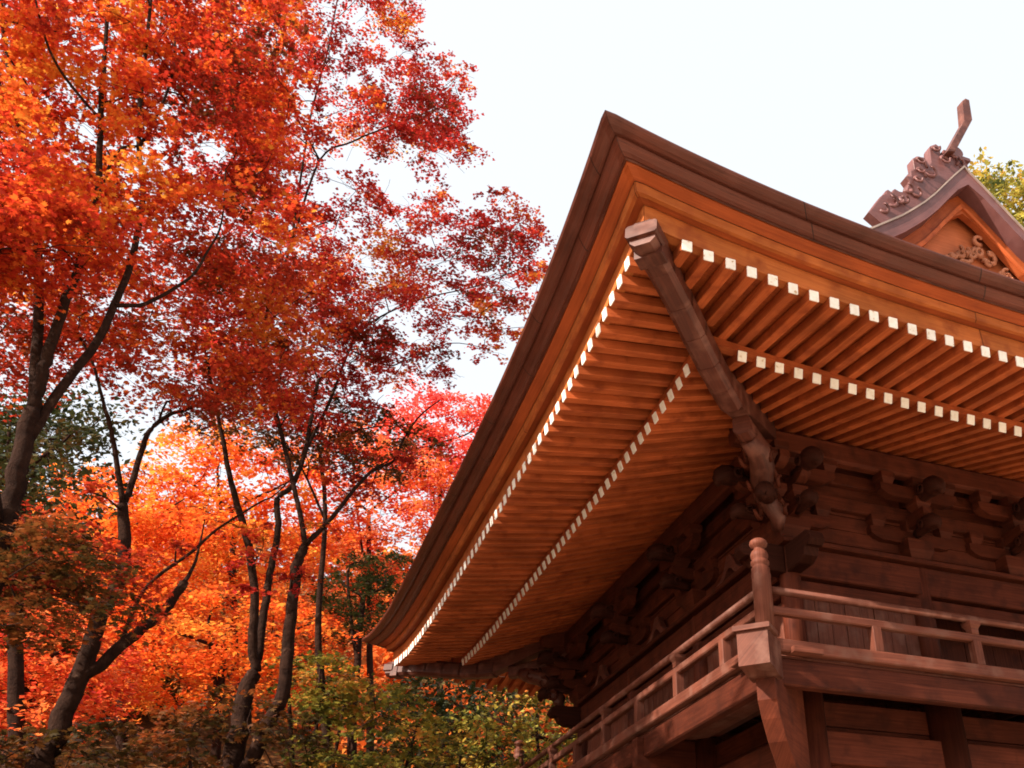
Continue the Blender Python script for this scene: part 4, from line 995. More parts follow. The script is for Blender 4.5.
[-2.2,16.02,13.82,0.95],[-3.9,18.03,14.79,0.78],[-0.83,17.91,13.34,0.92],[-2.74,17.63,11.56,0.8],[-1.84,16.55,11.89,0.96],[-3.2,16.06,11.79,0.76],
[-3.21,18.6,12.89,0.9],[-2.25,18.54,12.39,0.88],[-4.37,17.14,14.86,0.96],[-1.37,16.1,11.42,0.7],[-4.21,16.23,11.89,0.86],[-4.19,17.24,13.01,0.83],
[-2.52,16.72,12.51,0.81],[-3.34,16.48,10.47,1.09],[-1.14,16.39,14.83,0.95],[-1.13,17.26,14.6,0.82],[-3.15,17.17,13.11,0.84],[-3.14,18.7,15.28,0.93],
[-3.7,17.85,12.41,0.92],[-4.08,16.49,13.91,0.82],[-3.22,19.03,11.34,0.92],[-3.08,16.51,15.7,0.82],[-3.21,16.05,13.16,1.07],[-0.73,17.53,14.08,1.05],
[-1.74,18.11,11.42,0.83],[-1.59,17.55,13.86,0.94],[-1.43,17.06,11.92,1.07],[-1.86,17.34,15.14,0.92],[-2.58,16.78,10.33,1.04],[-2.03,18.22,15.88,1.02],
[-3.53,18.86,16.85,1.0],[-3.68,16.72,12.53,0.77],[-2.79,17.03,12.12,0.75],[-2.91,18.35,11.22,1.06],[-1.8,17.94,13.12,1.04],[-1.73,18.41,12.54,1.06],
[-2.17,17.19,13.37,0.89]]},'G4':{'limbs':[[[0.73,20.07,7.75,0.108],[0.4,20.13,11.18,0.09],[0.09,20.18,14.37,0.072],[-0.26,20.24,17.94,0.054]],
[[-0.26,20.24,17.94,0.038],[-1.2,20.37,18.42,0.024],[-1.49,20.4,18.77,0.011]],[[-0.26,20.24,17.94,0.038],[0.68,20.08,18.47,0.024],
[0.96,20.03,19.1,0.011]],[[0.09,20.18,14.37,0.043],[-0.84,20.32,18.87,0.027],[-0.23,20.23,19.39,0.011]]],'pads':[[-0.15,19.17,16.26,0.72],
[1.08,20.86,20.11,0.9],[1.04,18.6,18.16,0.87],[-1.71,21.25,19.31,0.77],[-1.09,20.9,17.19,0.76],[0.54,20.58,16.98,0.97],[-1.9,19.25,16.48,0.78],
[-0.88,19.05,17.58,0.84],[1.46,20.17,18.35,0.74],[-0.66,19.67,19.19,0.85],[-0.99,20.03,16.28,0.91],[0.83,18.89,16.96,1.06],[-0.22,18.98,18.83,0.85],
[-1.95,20.23,18.06,0.75],[-0.32,20.11,17.36,0.9],[-0.26,19.2,15.1,0.9],[0.45,19.26,19.03,1.02],[-1.01,20.87,19.99,1.0],[0.07,20.92,16.46,1.01],
[-0.08,20.49,19.15,0.99],[-1.66,19.25,18.23,1.02],[-0.78,19.69,17.02,0.89],[0.15,19.72,17.59,0.78],[-0.46,19.59,17.8,0.81],[-0.25,21.21,18.99,0.89],
[-0.37,20.63,15.64,0.96],[-1.03,20.85,18.87,0.7],[-1.06,20.03,17.93,1.09],[-1.38,21.19,18.11,0.8],[0.87,19.88,17.16,1.08],[0.19,20.57,17.99,1.03],
[-0.07,19.77,16.11,0.75],[-1.93,20.16,17.24,1.08],[1.02,20.38,19.25,0.87]]},'G5':{'limbs':[[[-7.1,9.35,3.35,0.108],[-7.56,9.27,4.91,0.09],
[-7.57,9.27,5.62,0.072],[-7.59,9.27,6.37,0.054]],[[-7.59,9.27,6.37,0.038],[-8.26,9.13,6.65,0.024],[-8.6,9.05,6.74,0.011]],[[-7.59,9.27,6.37,0.038],
[-7.12,9.35,6.78,0.024],[-6.88,9.38,7.07,0.011]],[[-7.57,9.27,5.62,0.043],[-7.93,9.2,6.88,0.027],[-7.77,9.23,7.25,0.011]]],
'pads':[[-7.31,10.11,7.4,0.68],[-7.72,8.38,5.22,0.69],[-8.86,9.64,7.06,0.81],[-6.61,9.82,6.21,0.79],[-6.98,7.86,5.56,0.62],[-7.84,8.93,6.3,0.76],
[-7.93,7.91,5.72,0.59],[-7.52,9.79,5.88,0.7],[-8.19,9.15,7.38,0.56],[-7.55,7.81,6.81,0.7],[-6.49,8.7,6.42,0.57],[-6.58,8.18,5.7,0.59],
[-8.46,9.5,6.1,0.81],[-8.5,8.27,6.07,0.67],[-7.15,9.89,6.29,0.61],[-6.87,9.6,6.81,0.83],[-8.33,9.49,6.57,0.82],[-8.24,7.83,6.48,0.67],
[-7.42,9.48,7.07,0.62],[-6.99,8.53,5.28,0.6],[-7.3,8.92,6.27,0.59],[-7.63,8.8,6.9,0.86],[-7.88,8.49,6.7,0.68],[-6.76,10.41,6.01,0.5],
[-8.16,9.9,7.11,0.85],[-8.15,8.37,5.47,0.55],[-7.18,7.84,5.14,0.88],[-6.8,7.98,6.33,0.51],[-7.56,8.97,5.5,0.59],[-8.62,9.16,6.58,0.54],
[-8.58,9.96,5.92,0.55],[-6.78,8.22,5.99,0.83],[-6.64,9.17,5.76,0.85],[-7.39,8.34,5.45,0.67],[-7.77,10.03,7.31,0.62],[-8.14,8.86,6.18,0.56],
[-8.13,9.14,5.79,0.77],[-7.27,10.22,5.86,0.8],[-7.94,9.82,6.24,0.63],[-8.12,8.1,6.15,0.69],[-6.84,9.07,6.06,0.8],
[-7.47,9.01,6.08,0.78]]},'G6':{'limbs':[[[-4.43,11.06,3.46,0.108],[-4.82,11.05,5.31,0.09],[-4.96,11.05,6.33,0.072],[-5.12,11.05,7.41,0.054]],
[[-5.12,11.05,7.41,0.038],[-6.12,10.98,7.64,0.024],[-6.74,10.92,7.73,0.011]],[[-5.12,11.05,7.41,0.038],[-4.17,11.05,7.8,0.024],
[-3.54,11.03,8.17,0.011]],[[-4.96,11.05,6.33,0.043],[-5.48,11.03,7.92,0.027],[-5.2,11.04,8.24,0.011]]],'pads':[[-6.66,10.85,6.88,0.7],
[-3.3,9.92,6.88,0.6],[-4.93,11.6,8.15,0.73],[-6.03,10.89,8.29,0.87],[-4.6,9.82,6.11,0.87],[-6.1,11.9,6.61,0.66],[-3.76,11.02,8.19,0.76],
[-6.54,9.53,7.12,0.83],[-4.22,12.1,7.38,0.68],[-5.97,11.89,8.08,0.8],[-3.21,12.51,7.91,0.79],[-6.88,11.86,7.75,0.88],[-5.1,10.61,6.36,0.65],
[-3.93,10.47,6.6,0.86],[-5.55,9.79,7.3,0.82],[-5.75,12.34,7.16,0.64],[-6.75,10.5,7.82,0.9],[-4.75,11.49,7.16,0.76],[-5.02,9.63,7.38,0.75],
[-6.06,10.58,6.69,0.87],[-4.52,9.86,7.31,0.6],[-4.57,12.51,7.16,0.88],[-6.39,11.49,7.12,0.77],[-5.36,12.53,7.74,0.87],[-5.6,9.93,6.1,0.68],
[-5.57,11.85,8.68,0.67],[-5.29,10.83,7.03,0.82],[-5.91,9.51,6.73,0.75],[-3.56,11.09,7.48,0.86],[-5.09,11.3,7.65,0.66],[-6.3,10.86,7.37,0.73],
[-4.85,9.88,6.76,0.82],[-5.24,10.04,8.02,0.71],[-4.0,11.56,7.7,0.62],[-3.41,12.07,8.27,0.63],[-5.08,11.45,7.15,0.8],[-6.36,9.73,6.3,0.61],
[-3.86,9.81,6.8,0.61],[-4.5,10.27,7.1,0.83],[-4.44,10.69,8.13,0.75],[-4.53,10.99,6.63,0.67],[-3.55,11.91,7.21,0.61],[-3.45,10.43,7.71,0.71],
[-6.3,11.09,7.84,0.85],[-6.59,12.2,6.91,0.77],[-4.1,11.81,8.35,0.68]]},'H1':{'limbs':[[[-7.14,7.32,4.53,0.108],[-7.58,7.23,6.05,0.09],
[-7.87,7.17,7.22,0.072],[-8.17,7.09,8.49,0.054]],[[-8.17,7.09,8.49,0.038],[-8.77,6.93,8.78,0.024],[-9.05,6.84,8.84,0.011]],[[-8.17,7.09,8.49,0.038],
[-7.87,7.17,9.02,0.024],[-7.75,7.19,9.32,0.011]],[[-7.87,7.17,7.22,0.043],[-8.52,7.0,9.04,0.027],[-8.4,7.03,9.53,0.011]]],
'pads':[[-8.08,7.39,8.11,0.69],[-8.73,6.3,8.78,0.78],[-7.24,6.29,8.2,0.73],[-9.23,7.69,8.46,0.62],[-8.14,5.71,7.14,0.64],[-7.87,5.64,8.09,0.7],
[-9.44,7.41,9.18,0.71],[-8.22,7.98,9.67,0.62],[-7.62,6.71,7.51,0.7],[-8.65,6.89,7.32,0.69],[-7.63,6.38,8.05,0.59],[-8.59,6.25,7.68,0.57],
[-8.77,7.78,8.91,0.61],[-8.37,5.57,8.08,0.64],[-8.48,7.05,7.63,0.7],[-7.6,5.9,6.99,0.76],[-8.72,7.37,8.18,0.71],[-8.5,6.92,9.09,0.7],
[-7.86,5.98,8.7,0.72],[-9.08,7.82,9.78,0.53],[-7.78,7.73,8.49,0.62],[-8.04,5.69,7.62,0.74],[-7.87,7.37,8.75,0.65],[-8.51,6.33,9.19,0.66],
[-7.28,6.05,7.48,0.76],[-8.96,6.43,8.3,0.65]]},'H2':{'limbs':[[[-2.31,11.43,4.19,0.108],[-2.61,11.47,6.26,0.09],[-2.69,11.47,7.54,0.072],
[-2.77,11.48,8.91,0.054]],[[-2.77,11.48,8.91,0.038],[-3.25,11.52,9.16,0.024],[-3.33,11.52,9.37,0.011]],[[-2.77,11.48,8.91,0.038],
[-2.39,11.44,9.14,0.024],[-2.41,11.45,9.47,0.011]],[[-2.69,11.47,7.54,0.043],[-3.14,11.51,9.39,0.027],[-2.77,11.48,9.64,0.011]]],
'pads':[[-2.91,11.84,9.73,0.46],[-2.85,12.29,8.38,0.47],[-3.22,11.16,8.51,0.54],[-2.31,10.86,9.06,0.39],[-3.24,12.33,8.82,0.45],
[-2.48,12.45,9.74,0.53],[-2.53,11.64,8.69,0.55],[-2.84,10.89,9.34,0.48],[-2.26,12.1,10.08,0.51],[-2.87,11.95,8.95,0.39],[-2.51,10.89,8.71,0.44],
[-2.77,10.95,8.15,0.52],[-2.03,11.87,9.28,0.46],[-3.21,10.95,7.84,0.42],[-3.01,11.15,8.95,0.38],[-2.68,12.34,10.1,0.36],[-2.52,11.36,9.78,0.39],
[-3.54,11.83,8.94,0.55],[-2.62,11.71,9.19,0.36],[-2.2,11.11,9.65,0.48],[-3.04,10.96,8.31,0.38],[-2.79,12.19,9.62,0.5],[-2.25,11.82,9.63,0.51],
[-2.32,12.33,9.04,0.46],[-3.01,12.47,9.03,0.5],[-3.3,11.81,9.42,0.48],[-2.92,11.46,8.23,0.5],[-3.37,11.16,8.97,0.56],[-3.24,11.66,8.82,0.55],
[-2.77,11.8,8.63,0.46],[-2.64,11.26,9.17,0.48],[-3.27,11.86,8.27,0.42],[-2.4,11.94,9.26,0.51],
[-2.92,11.35,9.61,0.49]]},'H3':{'limbs':[[[0.14,14.07,2.97,0.108],[-0.06,14.11,5.21,0.09],[-0.07,14.11,6.18,0.072],[-0.08,14.12,7.19,0.054]],
[[-0.08,14.12,7.19,0.038],[-0.79,14.25,7.54,0.024],[-1.06,14.29,7.75,0.011]],[[-0.08,14.12,7.19,0.038],[0.58,13.97,7.47,0.024],
[0.8,13.92,7.82,0.011]],[[-0.07,14.11,6.18,0.043],[-0.46,14.19,7.77,0.027],[-0.04,14.11,8.06,0.011]]],'pads':[[-1.2,14.16,6.69,0.62],
[0.84,13.37,6.02,0.98],[0.43,14.77,7.01,0.75],[0.4,12.61,7.82,0.92],[-0.53,13.38,7.39,0.63],[-1.0,13.38,8.06,0.8],[0.15,14.9,8.49,0.88],
[-0.43,13.57,6.2,0.86],[-0.81,14.93,8.44,0.64],[1.02,13.78,7.17,0.71],[0.51,13.14,7.28,0.91],[-0.05,12.95,6.48,0.98],[-0.77,14.93,6.56,0.93],
[-0.44,14.31,6.11,0.96],[-0.54,14.07,8.27,0.81],[-1.5,13.36,6.85,0.79],[0.67,14.37,6.06,0.91],[-0.95,12.85,6.99,0.61],[0.14,14.45,6.1,0.83],
[0.88,14.47,8.04,0.85],[-1.17,13.21,5.79,0.66],[-0.03,13.7,7.51,0.73],[-0.58,12.74,5.62,0.91],[-1.33,15.24,7.81,0.9],[-1.11,13.76,7.73,0.61],
[0.94,12.57,6.83,0.77],[0.8,12.75,6.35,0.82],[-0.15,12.91,7.81,0.99],[0.1,12.62,5.67,0.85],[-1.35,13.27,7.35,0.93],[-0.63,15.23,7.29,0.89],
[-1.35,13.42,6.41,0.86],[-0.24,14.38,7.61,0.83],[0.17,13.48,6.17,1.0],[0.37,12.61,6.06,0.61],
[-0.2,15.02,7.34,0.74]]},'H4':{'limbs':[[[-8.66,17.2,6.5,0.108],[-9.38,17.07,9.05,0.09],[-10.0,16.94,11.36,0.072],[-10.67,16.78,13.87,0.054]],
[[-10.67,16.78,13.87,0.038],[-11.62,16.51,13.82,0.024],[-12.18,16.34,13.88,0.011]],[[-10.67,16.78,13.87,0.038],[-9.86,16.97,14.32,0.024],
[-9.49,17.05,14.9,0.011]],[[-10.0,16.94,11.36,0.043],[-11.11,16.66,14.31,0.027],[-10.76,16.75,14.6,0.011]]],'pads':[[-11.43,17.26,14.21,1.25],
[-9.47,17.97,15.19,1.23],[-11.42,15.69,11.82,1.0],[-9.91,17.31,13.57,1.12],[-11.94,16.7,13.03,1.21],[-10.35,17.27,15.35,1.25],
[-12.19,17.19,12.62,1.22],[-10.26,16.33,14.08,1.19],[-11.43,15.92,12.96,1.08],[-10.56,17.44,14.2,0.93],[-11.1,17.48,13.02,1.1],
[-11.03,16.2,13.92,1.08],[-10.18,16.2,14.72,1.13],[-11.39,16.63,13.51,0.95],[-10.58,16.43,13.09,1.16],[-9.44,16.51,13.91,0.92],
[-10.65,17.67,13.56,1.29],[-9.94,16.93,14.2,1.02]]},'I1':{'limbs':[[[1.03,10.74,2.47,0.108],[0.95,10.77,4.39,0.09],[1.01,10.75,5.26,0.072],
[1.08,10.73,6.17,0.054]],[[1.08,10.73,6.17,0.038],[0.31,10.95,6.44,0.024],[-0.08,11.04,6.62,0.011]],[[1.08,10.73,6.17,0.038],[1.9,10.46,6.35,0.024],
[2.36,10.29,6.64,0.011]],[[1.01,10.75,5.26,0.043],[0.78,10.82,6.64,0.027],[1.15,10.71,6.83,0.011]]],'pads':[[0.94,9.83,6.83,0.55],
[0.34,10.41,5.43,0.7],[2.64,10.78,5.98,0.52],[-0.11,11.6,6.2,0.44],[1.04,11.69,6.43,0.65],[1.01,11.43,7.24,0.42],[1.84,11.33,5.36,0.42],
[0.03,10.01,6.78,0.68],[1.41,10.1,6.15,0.46],[1.34,11.7,5.73,0.54],[0.16,11.93,6.87,0.63],[-0.3,10.25,6.13,0.51],[0.31,11.45,5.73,0.55],
[1.93,9.43,5.51,0.4],[0.67,9.87,5.83,0.59],[0.32,10.39,6.17,0.48],[1.65,9.75,6.37,0.56],[1.69,10.47,5.58,0.43],[2.22,11.17,5.8,0.51],
[0.2,10.81,5.09,0.62],[0.9,11.47,5.47,0.4],[0.64,10.36,5.69,0.69],[-0.29,11.45,6.64,0.55],[1.75,10.95,6.77,0.59],[2.26,10.37,5.46,0.68],
[2.12,10.13,6.06,0.51],[-0.29,10.71,5.55,0.45],[0.93,11.1,6.72,0.47],[0.7,10.53,6.91,0.54],[1.57,11.3,6.37,0.5],[1.11,9.87,5.03,0.64],
[0.88,10.4,6.43,0.56]]},'Y1':{'limbs':[[[10.08,6.29,9.97,0.108],[10.5,5.82,12.78,0.09],[10.72,5.57,15.36,0.072],[10.96,5.29,18.25,0.054]],
[[10.96,5.29,18.25,0.038],[10.69,5.6,19.16,0.024],[10.67,5.63,19.54,0.011]],[[10.96,5.29,18.25,0.038],[11.38,4.76,18.46,0.024],
[11.52,4.58,18.86,0.011]],[[10.72,5.57,15.36,0.043],[10.88,5.39,19.39,0.027],[11.23,4.95,19.67,0.011]]],'pads':[[11.76,5.16,18.97,0.61],
[11.22,6.59,17.67,0.77],[10.66,4.67,16.56,0.81],[10.32,5.44,18.36,0.59],[12.45,5.54,17.45,0.56],[11.73,6.65,20.8,0.82],[10.56,4.96,19.68,0.82],
[11.17,6.18,18.59,0.57],[11.36,5.61,17.54,0.71],[10.23,5.39,16.86,0.56],[11.88,5.65,20.35,0.75],[12.71,5.31,18.83,0.6],[11.27,5.9,16.55,0.7],
[11.32,4.32,17.02,0.76],[9.55,5.41,16.97,0.73],[11.81,5.85,19.13,0.84],[11.29,4.94,16.14,0.84],[10.38,4.48,18.81,0.67],[10.75,4.13,16.13,0.68],
[11.38,4.85,17.84,0.76],[11.12,5.9,19.49,0.58],[10.52,4.25,17.12,0.73],[10.32,4.79,15.64,0.65],[10.84,5.14,17.56,0.83],[10.98,5.3,19.5,0.57],
[11.16,7.02,19.54,0.77],[11.83,6.04,17.78,0.76],[10.63,6.0,18.15,0.72],[10.39,4.9,18.49,0.73],[11.94,5.99,18.59,0.68],[10.12,6.06,18.23,0.72],
[11.61,4.74,17.04,0.68],[11.88,6.46,21.79,0.83],[10.78,6.37,19.14,0.59],[10.41,6.13,16.72,0.7],[12.5,5.66,19.46,0.82],[10.18,4.94,17.18,0.78],
[11.05,5.39,16.54,0.72],[11.0,4.87,16.61,0.66],[11.54,5.1,16.88,0.71],[11.99,5.48,17.89,0.64],[10.59,5.57,19.93,0.67],[10.2,5.47,15.98,0.73],
[11.07,4.45,18.34,0.56],[11.6,6.79,18.93,0.62],[10.0,5.55,18.65,0.82],[11.35,7.09,17.62,0.72],[10.09,6.03,17.45,0.74],[10.68,5.42,16.82,0.67],
[10.87,4.48,15.65,0.79],[10.9,4.04,17.01,0.72],[11.92,5.01,18.04,0.67],[11.36,6.1,17.27,0.74],[10.89,6.42,17.75,0.65],[10.44,4.45,18.22,0.83],
[10.74,6.48,18.2,0.77]]},'K1':{'limbs':[[[-6.84,1.24,3.71,0.054],[-6.87,1.23,4.17,0.043],[-6.78,1.25,4.52,0.031],[-6.44,1.34,4.77,0.02],
[-6.04,1.42,4.91,0.008]],[[-6.78,1.25,4.52,0.022],[-6.56,1.31,4.92,0.017],[-6.25,1.38,5.14,0.012],[-5.96,1.43,5.18,0.006]]],
'pads':[[-6.26,0.76,4.36,0.42],[-6.87,1.3,5.04,0.56],[-5.95,2.2,5.09,0.59],[-6.34,1.66,5.34,0.39],[-6.44,0.57,4.53,0.42],[-6.56,1.79,5.15,0.51],
[-6.89,1.96,4.71,0.55],[-6.12,1.75,4.84,0.54],[-6.7,1.41,5.23,0.5],[-5.91,0.82,4.92,0.58],[-5.83,0.67,4.38,0.55],[-6.4,0.53,4.13,0.41],
[-6.67,1.8,4.79,0.37],[-6.4,2.14,4.64,0.44],[-6.81,2.27,5.19,0.5],[-6.69,2.21,4.73,0.49],[-6.18,1.14,4.78,0.58],[-6.42,2.23,5.29,0.4],
[-6.37,1.34,4.38,0.51],[-6.82,1.53,4.79,0.57],[-6.42,1.07,5.05,0.51],[-6.19,0.59,4.71,0.41],[-6.32,1.51,4.75,0.52],[-6.67,1.51,4.5,0.48],
[-6.11,1.44,5.19,0.4],[-5.9,0.83,4.78,0.41]]},'K2':{'limbs':[[[-3.26,6.3,4.08,0.065],[-3.57,6.33,5.37,0.055],[-3.8,6.34,6.49,0.046],
[-3.95,6.35,8.06,0.036],[-4.22,6.35,9.24,0.027]],[[-3.95,6.35,8.06,0.022],[-4.65,6.36,9.15,0.014],[-5.44,6.32,9.42,0.006]],[[-4.22,6.35,9.24,0.019],
[-3.67,6.33,9.72,0.013],[-3.06,6.29,9.92,0.006]]],'pads':[[-2.95,5.5,9.33,0.5],[-5.6,6.64,9.99,0.55],[-4.05,6.11,9.39,0.58],[-4.82,7.11,9.59,0.58],
[-3.64,7.22,9.72,0.45],[-5.61,5.67,8.85,0.37],[-4.27,7.16,10.71,0.38],[-3.16,5.84,8.91,0.54],[-4.42,5.61,8.78,0.5],[-3.43,5.91,9.64,0.6],
[-5.17,5.74,9.66,0.52],[-5.72,5.51,9.5,0.39],[-6.11,6.9,9.62,0.37],[-2.55,6.81,9.76,0.58],[-3.05,7.17,10.12,0.54],[-4.68,6.05,10.06,0.54],
[-4.9,5.9,9.12,0.38],[-4.3,7.05,9.65,0.6],[-4.96,6.81,9.94,0.59],[-4.49,6.54,9.67,0.47],[-5.43,7.27,9.79,0.56],[-4.05,5.66,9.63,0.35],
[-4.87,6.52,10.07,0.43],[-3.57,6.27,9.07,0.55],[-5.47,5.81,9.59,0.45],[-3.92,6.79,10.51,0.52],[-3.9,7.08,9.71,0.4],[-2.86,7.17,9.49,0.44],
[-5.73,6.11,9.44,0.38],[-6.15,5.64,9.36,0.58],[-4.56,7.04,10.32,0.48],[-3.83,5.63,8.96,0.53],[-4.65,6.35,9.18,0.56],
[-3.7,6.47,9.79,0.5]]},'S1':{'pads':[[-3.77,5.48,4.6,0.41],[-2.39,5.44,4.47,0.41],[-2.6,6.42,5.54,0.44],[-2.97,5.94,4.09,0.43],[-3.27,4.59,4.55,0.46],
[-3.44,4.64,3.87,0.45],[-2.8,4.7,3.94,0.48],[-3.45,5.21,5.28,0.53],[-2.95,5.29,5.01,0.51],[-2.29,6.01,5.08,0.58],[-3.18,6.25,5.18,0.48],
[-2.59,6.1,4.35,0.45],[-3.24,5.45,4.43,0.47],[-2.74,4.53,4.91,0.52],[-3.73,5.21,5.03,0.44],[-2.55,4.54,4.6,0.45],[-3.5,4.7,4.27,0.54],
[-3.55,5.81,4.95,0.52],[-3.62,6.16,4.61,0.45],[-2.98,5.06,4.37,0.48],[-2.55,5.38,4.84,0.45],[-2.95,4.54,4.15,0.56],[-3.61,5.22,4.22,0.54],
[-3.51,5.3,4.95,0.44],[-2.32,6.25,4.78,0.57],[-3.08,5.17,5.24,0.52],[-2.36,5.74,4.18,0.42],[-3.39,5.7,3.97,0.4]],
'base':[-2.81,5.45,3.27]},'S2':{'pads':[[-4.41,4.77,4.5,0.42],[-5.31,4.82,4.42,0.49],[-4.72,4.02,3.7,0.53],[-3.82,4.19,3.85,0.41],
[-3.79,4.9,4.48,0.52],[-5.01,3.96,4.18,0.45],[-3.9,4.5,4.67,0.44],[-5.17,4.08,3.64,0.41],[-5.07,4.91,3.87,0.49],[-4.11,4.07,4.38,0.49],
[-4.65,4.32,4.82,0.43],[-4.81,4.69,4.09,0.56],[-4.94,4.33,4.54,0.51],[-4.09,4.83,4.15,0.41],[-5.11,4.88,4.62,0.59],[-3.64,5.16,3.99,0.46],
[-5.04,4.75,4.14,0.43],[-5.29,5.22,4.15,0.55],[-3.58,4.16,3.71,0.47],[-4.47,5.08,4.87,0.54]],
'base':[-4.29,4.56,3.11]},'S3':{'pads':[[-6.32,5.14,4.43,0.41],[-7.1,5.28,4.25,0.45],[-6.83,4.17,3.55,0.41],[-6.1,4.23,3.68,0.59],
[-5.59,3.71,3.9,0.43],[-6.03,4.12,4.14,0.42],[-6.18,3.45,3.98,0.53],[-5.73,4.81,3.75,0.55],[-6.4,5.14,3.72,0.52],[-6.84,3.35,3.92,0.48],
[-5.92,5.01,4.14,0.59],[-5.46,4.49,3.83,0.43],[-5.61,4.16,4.28,0.58],[-5.79,3.61,4.2,0.41],[-5.42,5.25,4.33,0.45],[-5.25,4.27,3.87,0.51],
[-6.57,4.94,4.15,0.42],[-6.94,5.13,3.91,0.42],[-6.66,5.27,3.78,0.53],[-6.55,3.51,3.78,0.43],[-6.48,4.23,3.81,0.51],[-5.34,3.87,4.03,0.5],
[-6.83,4.33,4.02,0.48],[-6.99,3.86,3.89,0.48]],'base':[-5.95,4.46,3.04]},'S4':{'pads':[[-3.7,6.72,6.08,0.54],[-3.52,5.58,5.22,0.47],
[-3.87,6.47,5.66,0.46],[-3.3,6.27,5.74,0.38],[-3.43,6.81,5.39,0.53],[-3.69,5.86,5.68,0.52],[-3.11,5.5,5.14,0.39],[-4.11,6.68,5.99,0.42],
[-3.15,6.44,5.5,0.53],[-3.64,6.15,5.56,0.53],[-3.47,6.84,5.81,0.4],[-3.71,5.99,5.31,0.36],[-3.3,5.89,5.33,0.52]],
'base':[-3.34,6.26,4.38]},'S5':{'pads':[[-2.06,7.71,4.69,0.52],[-1.36,6.62,4.51,0.47],[-1.86,6.47,4.97,0.45],[-2.09,7.3,5.29,0.48],
[-1.41,7.52,4.26,0.48],[-2.08,6.83,4.18,0.51],[-1.78,6.49,4.24,0.53],[-1.37,7.32,5.08,0.6],[-2.07,6.46,4.48,0.43],[-1.78,6.98,4.71,0.43],
[-1.65,7.12,5.39,0.43],[-1.64,7.65,5.0,0.5],[-1.11,7.55,4.63,0.43],[-1.49,6.88,4.26,0.56],[-0.91,7.25,5.24,0.38],[-0.98,6.51,4.51,0.37],
[-0.66,6.5,5.05,0.25],[-1.16,6.46,4.73,0.32],[-1.16,7.13,4.95,0.27],[-0.74,6.32,4.7,0.34],[-0.68,6.92,5.37,0.31],[-0.93,7.28,4.69,0.38],
[-1.11,6.94,5.37,0.31]],'base':[-1.57,6.97,3.37]}}

# ------------------------------------------------------------------ trees
def leaf_cloud(name, pads, dens, size, mat, parent, maple=True, flat=0.07, tilt=0.45, droop=0.16, origin=(0, 0, 0)):
    """leaves hung along the twigs of every spray; returns one mesh object"""
    P = []; 
    for (x, y, z, r) in pads:
        n = int(dens * r * r)
        nt_ = max(5, int(9 * r / .6))
        az = RNG.uniform(0, 2 * np.pi, nt_); ln = RNG.uniform(.65, 1.15, nt_); pit = RNG.normal(0, .16, nt_)
        k = RNG.integers(0, nt_, n)
        s_ = np.sqrt(RNG.uniform(0.0, 1, n)) * ln[k] * r
        a = az[k] + RNG.normal(0, .16, n)
        q = np.c_[np.cos(a) * s_, np.sin(a) * s_, np.sin(pit[k]) * s_ - droop * s_ * s_ / r]
        q += np.c_[RNG.normal(0, .07 * r, n), RNG.normal(0, .07 * r, n), RNG.normal(0, flat * r, n)]
        P.append(q + np.array([x, y, z]))
    P = np.concatenate(P) - np.array(origin); n = len(P)
    nz = RNG.normal(0, tilt, (n, 3)); nz[:, 2] = 1
    nz /= np.linalg.norm(nz, axis=1)[:, None]
    th = RNG.uniform(0, 2 * np.pi, n)
    ax = np.c_[np.cos(th), np.sin(th), RNG.normal(-.25, .3, n)]
    ax -= nz * (ax * nz).sum(1)[:, None]; ax /= np.linalg.norm(ax, axis=1)[:, None]
    bx = np.cross(nz, ax)
    sz = size * RNG.uniform(.45, 1.5, n)
    if maple:
        shp = np.array([(0, -.45), (.28, -.32), (.62, -.02), (.24, .08), (.42, .55), (.12, .30), (0, .85), (-.12, .30), (-.42, .55), (-.24, .08), (-.62, -.02), (-.28, -.32)])
    else:
        shp = np.array([(0, -.6), (.34, 0), (0, .7), (-.34, 0)])
    k = len(shp)
    V = P[:, None, :] + sz[:, None, None] * (bx[:, None, :] * shp[None, :, 0, None] + ax[:, None, :] * shp[None, :, 1, None])
    curl = sz[:, None] * (shp[None, :, 0] ** 2 * -.25 + shp[None, :, 1] ** 2 * -.15)
    V += nz[:, None, :] * curl[:, :, None]
    me = bpy.data.meshes.new(name)
    me.vertices.add(n * k); me.vertices.foreach_set('co', V.astype(np.float32).ravel())
    me.loops.add(n * k); me.loops.foreach_set('vertex_index', np.arange(n * k, dtype=np.int32))
    me.polygons.add(n); me.polygons.foreach_set('loop_start', np.arange(0, n * k, k, dtype=np.int32))
    try: me.polygons.foreach_set('loop_total', np.full(n, k, dtype=np.int32))
    except Exception: pass
    me.materials.append(mat); me.update(calc_edges=True); me.validate()
    o = bpy.data.objects.new(name, me); COL.objects.link(o)
    if parent is not None: o.parent = parent
    return o

def smooth_path(pts, sub=4, jit=0.0):
    """Catmull-Rom through (x, y, z, r)"""
    p = np.array(pts, float); n = len(p)
    if n < 3: return p
    out = []
    for i in range(n - 1):
        a, b, c, d = p[max(i - 1, 0)], p[i], p[i + 1], p[min(i + 2, n - 1)]
        for s_ in range(sub):
            t = s_ / sub
            q = .5 * ((2 * b) + (-a + c) * t + (2 * a - 5 * b + 4 * c - d) * t * t + (-a + 3 * b - 3 * c + d) * t ** 3)
            q[3] = b[3] + (c[3] - b[3]) * t
            if jit and (i or s_): q[:3] += RNG.normal(0, jit * q[3], 3)
            out.append(q)
    out.append(p[-1])
    return np.array(out)

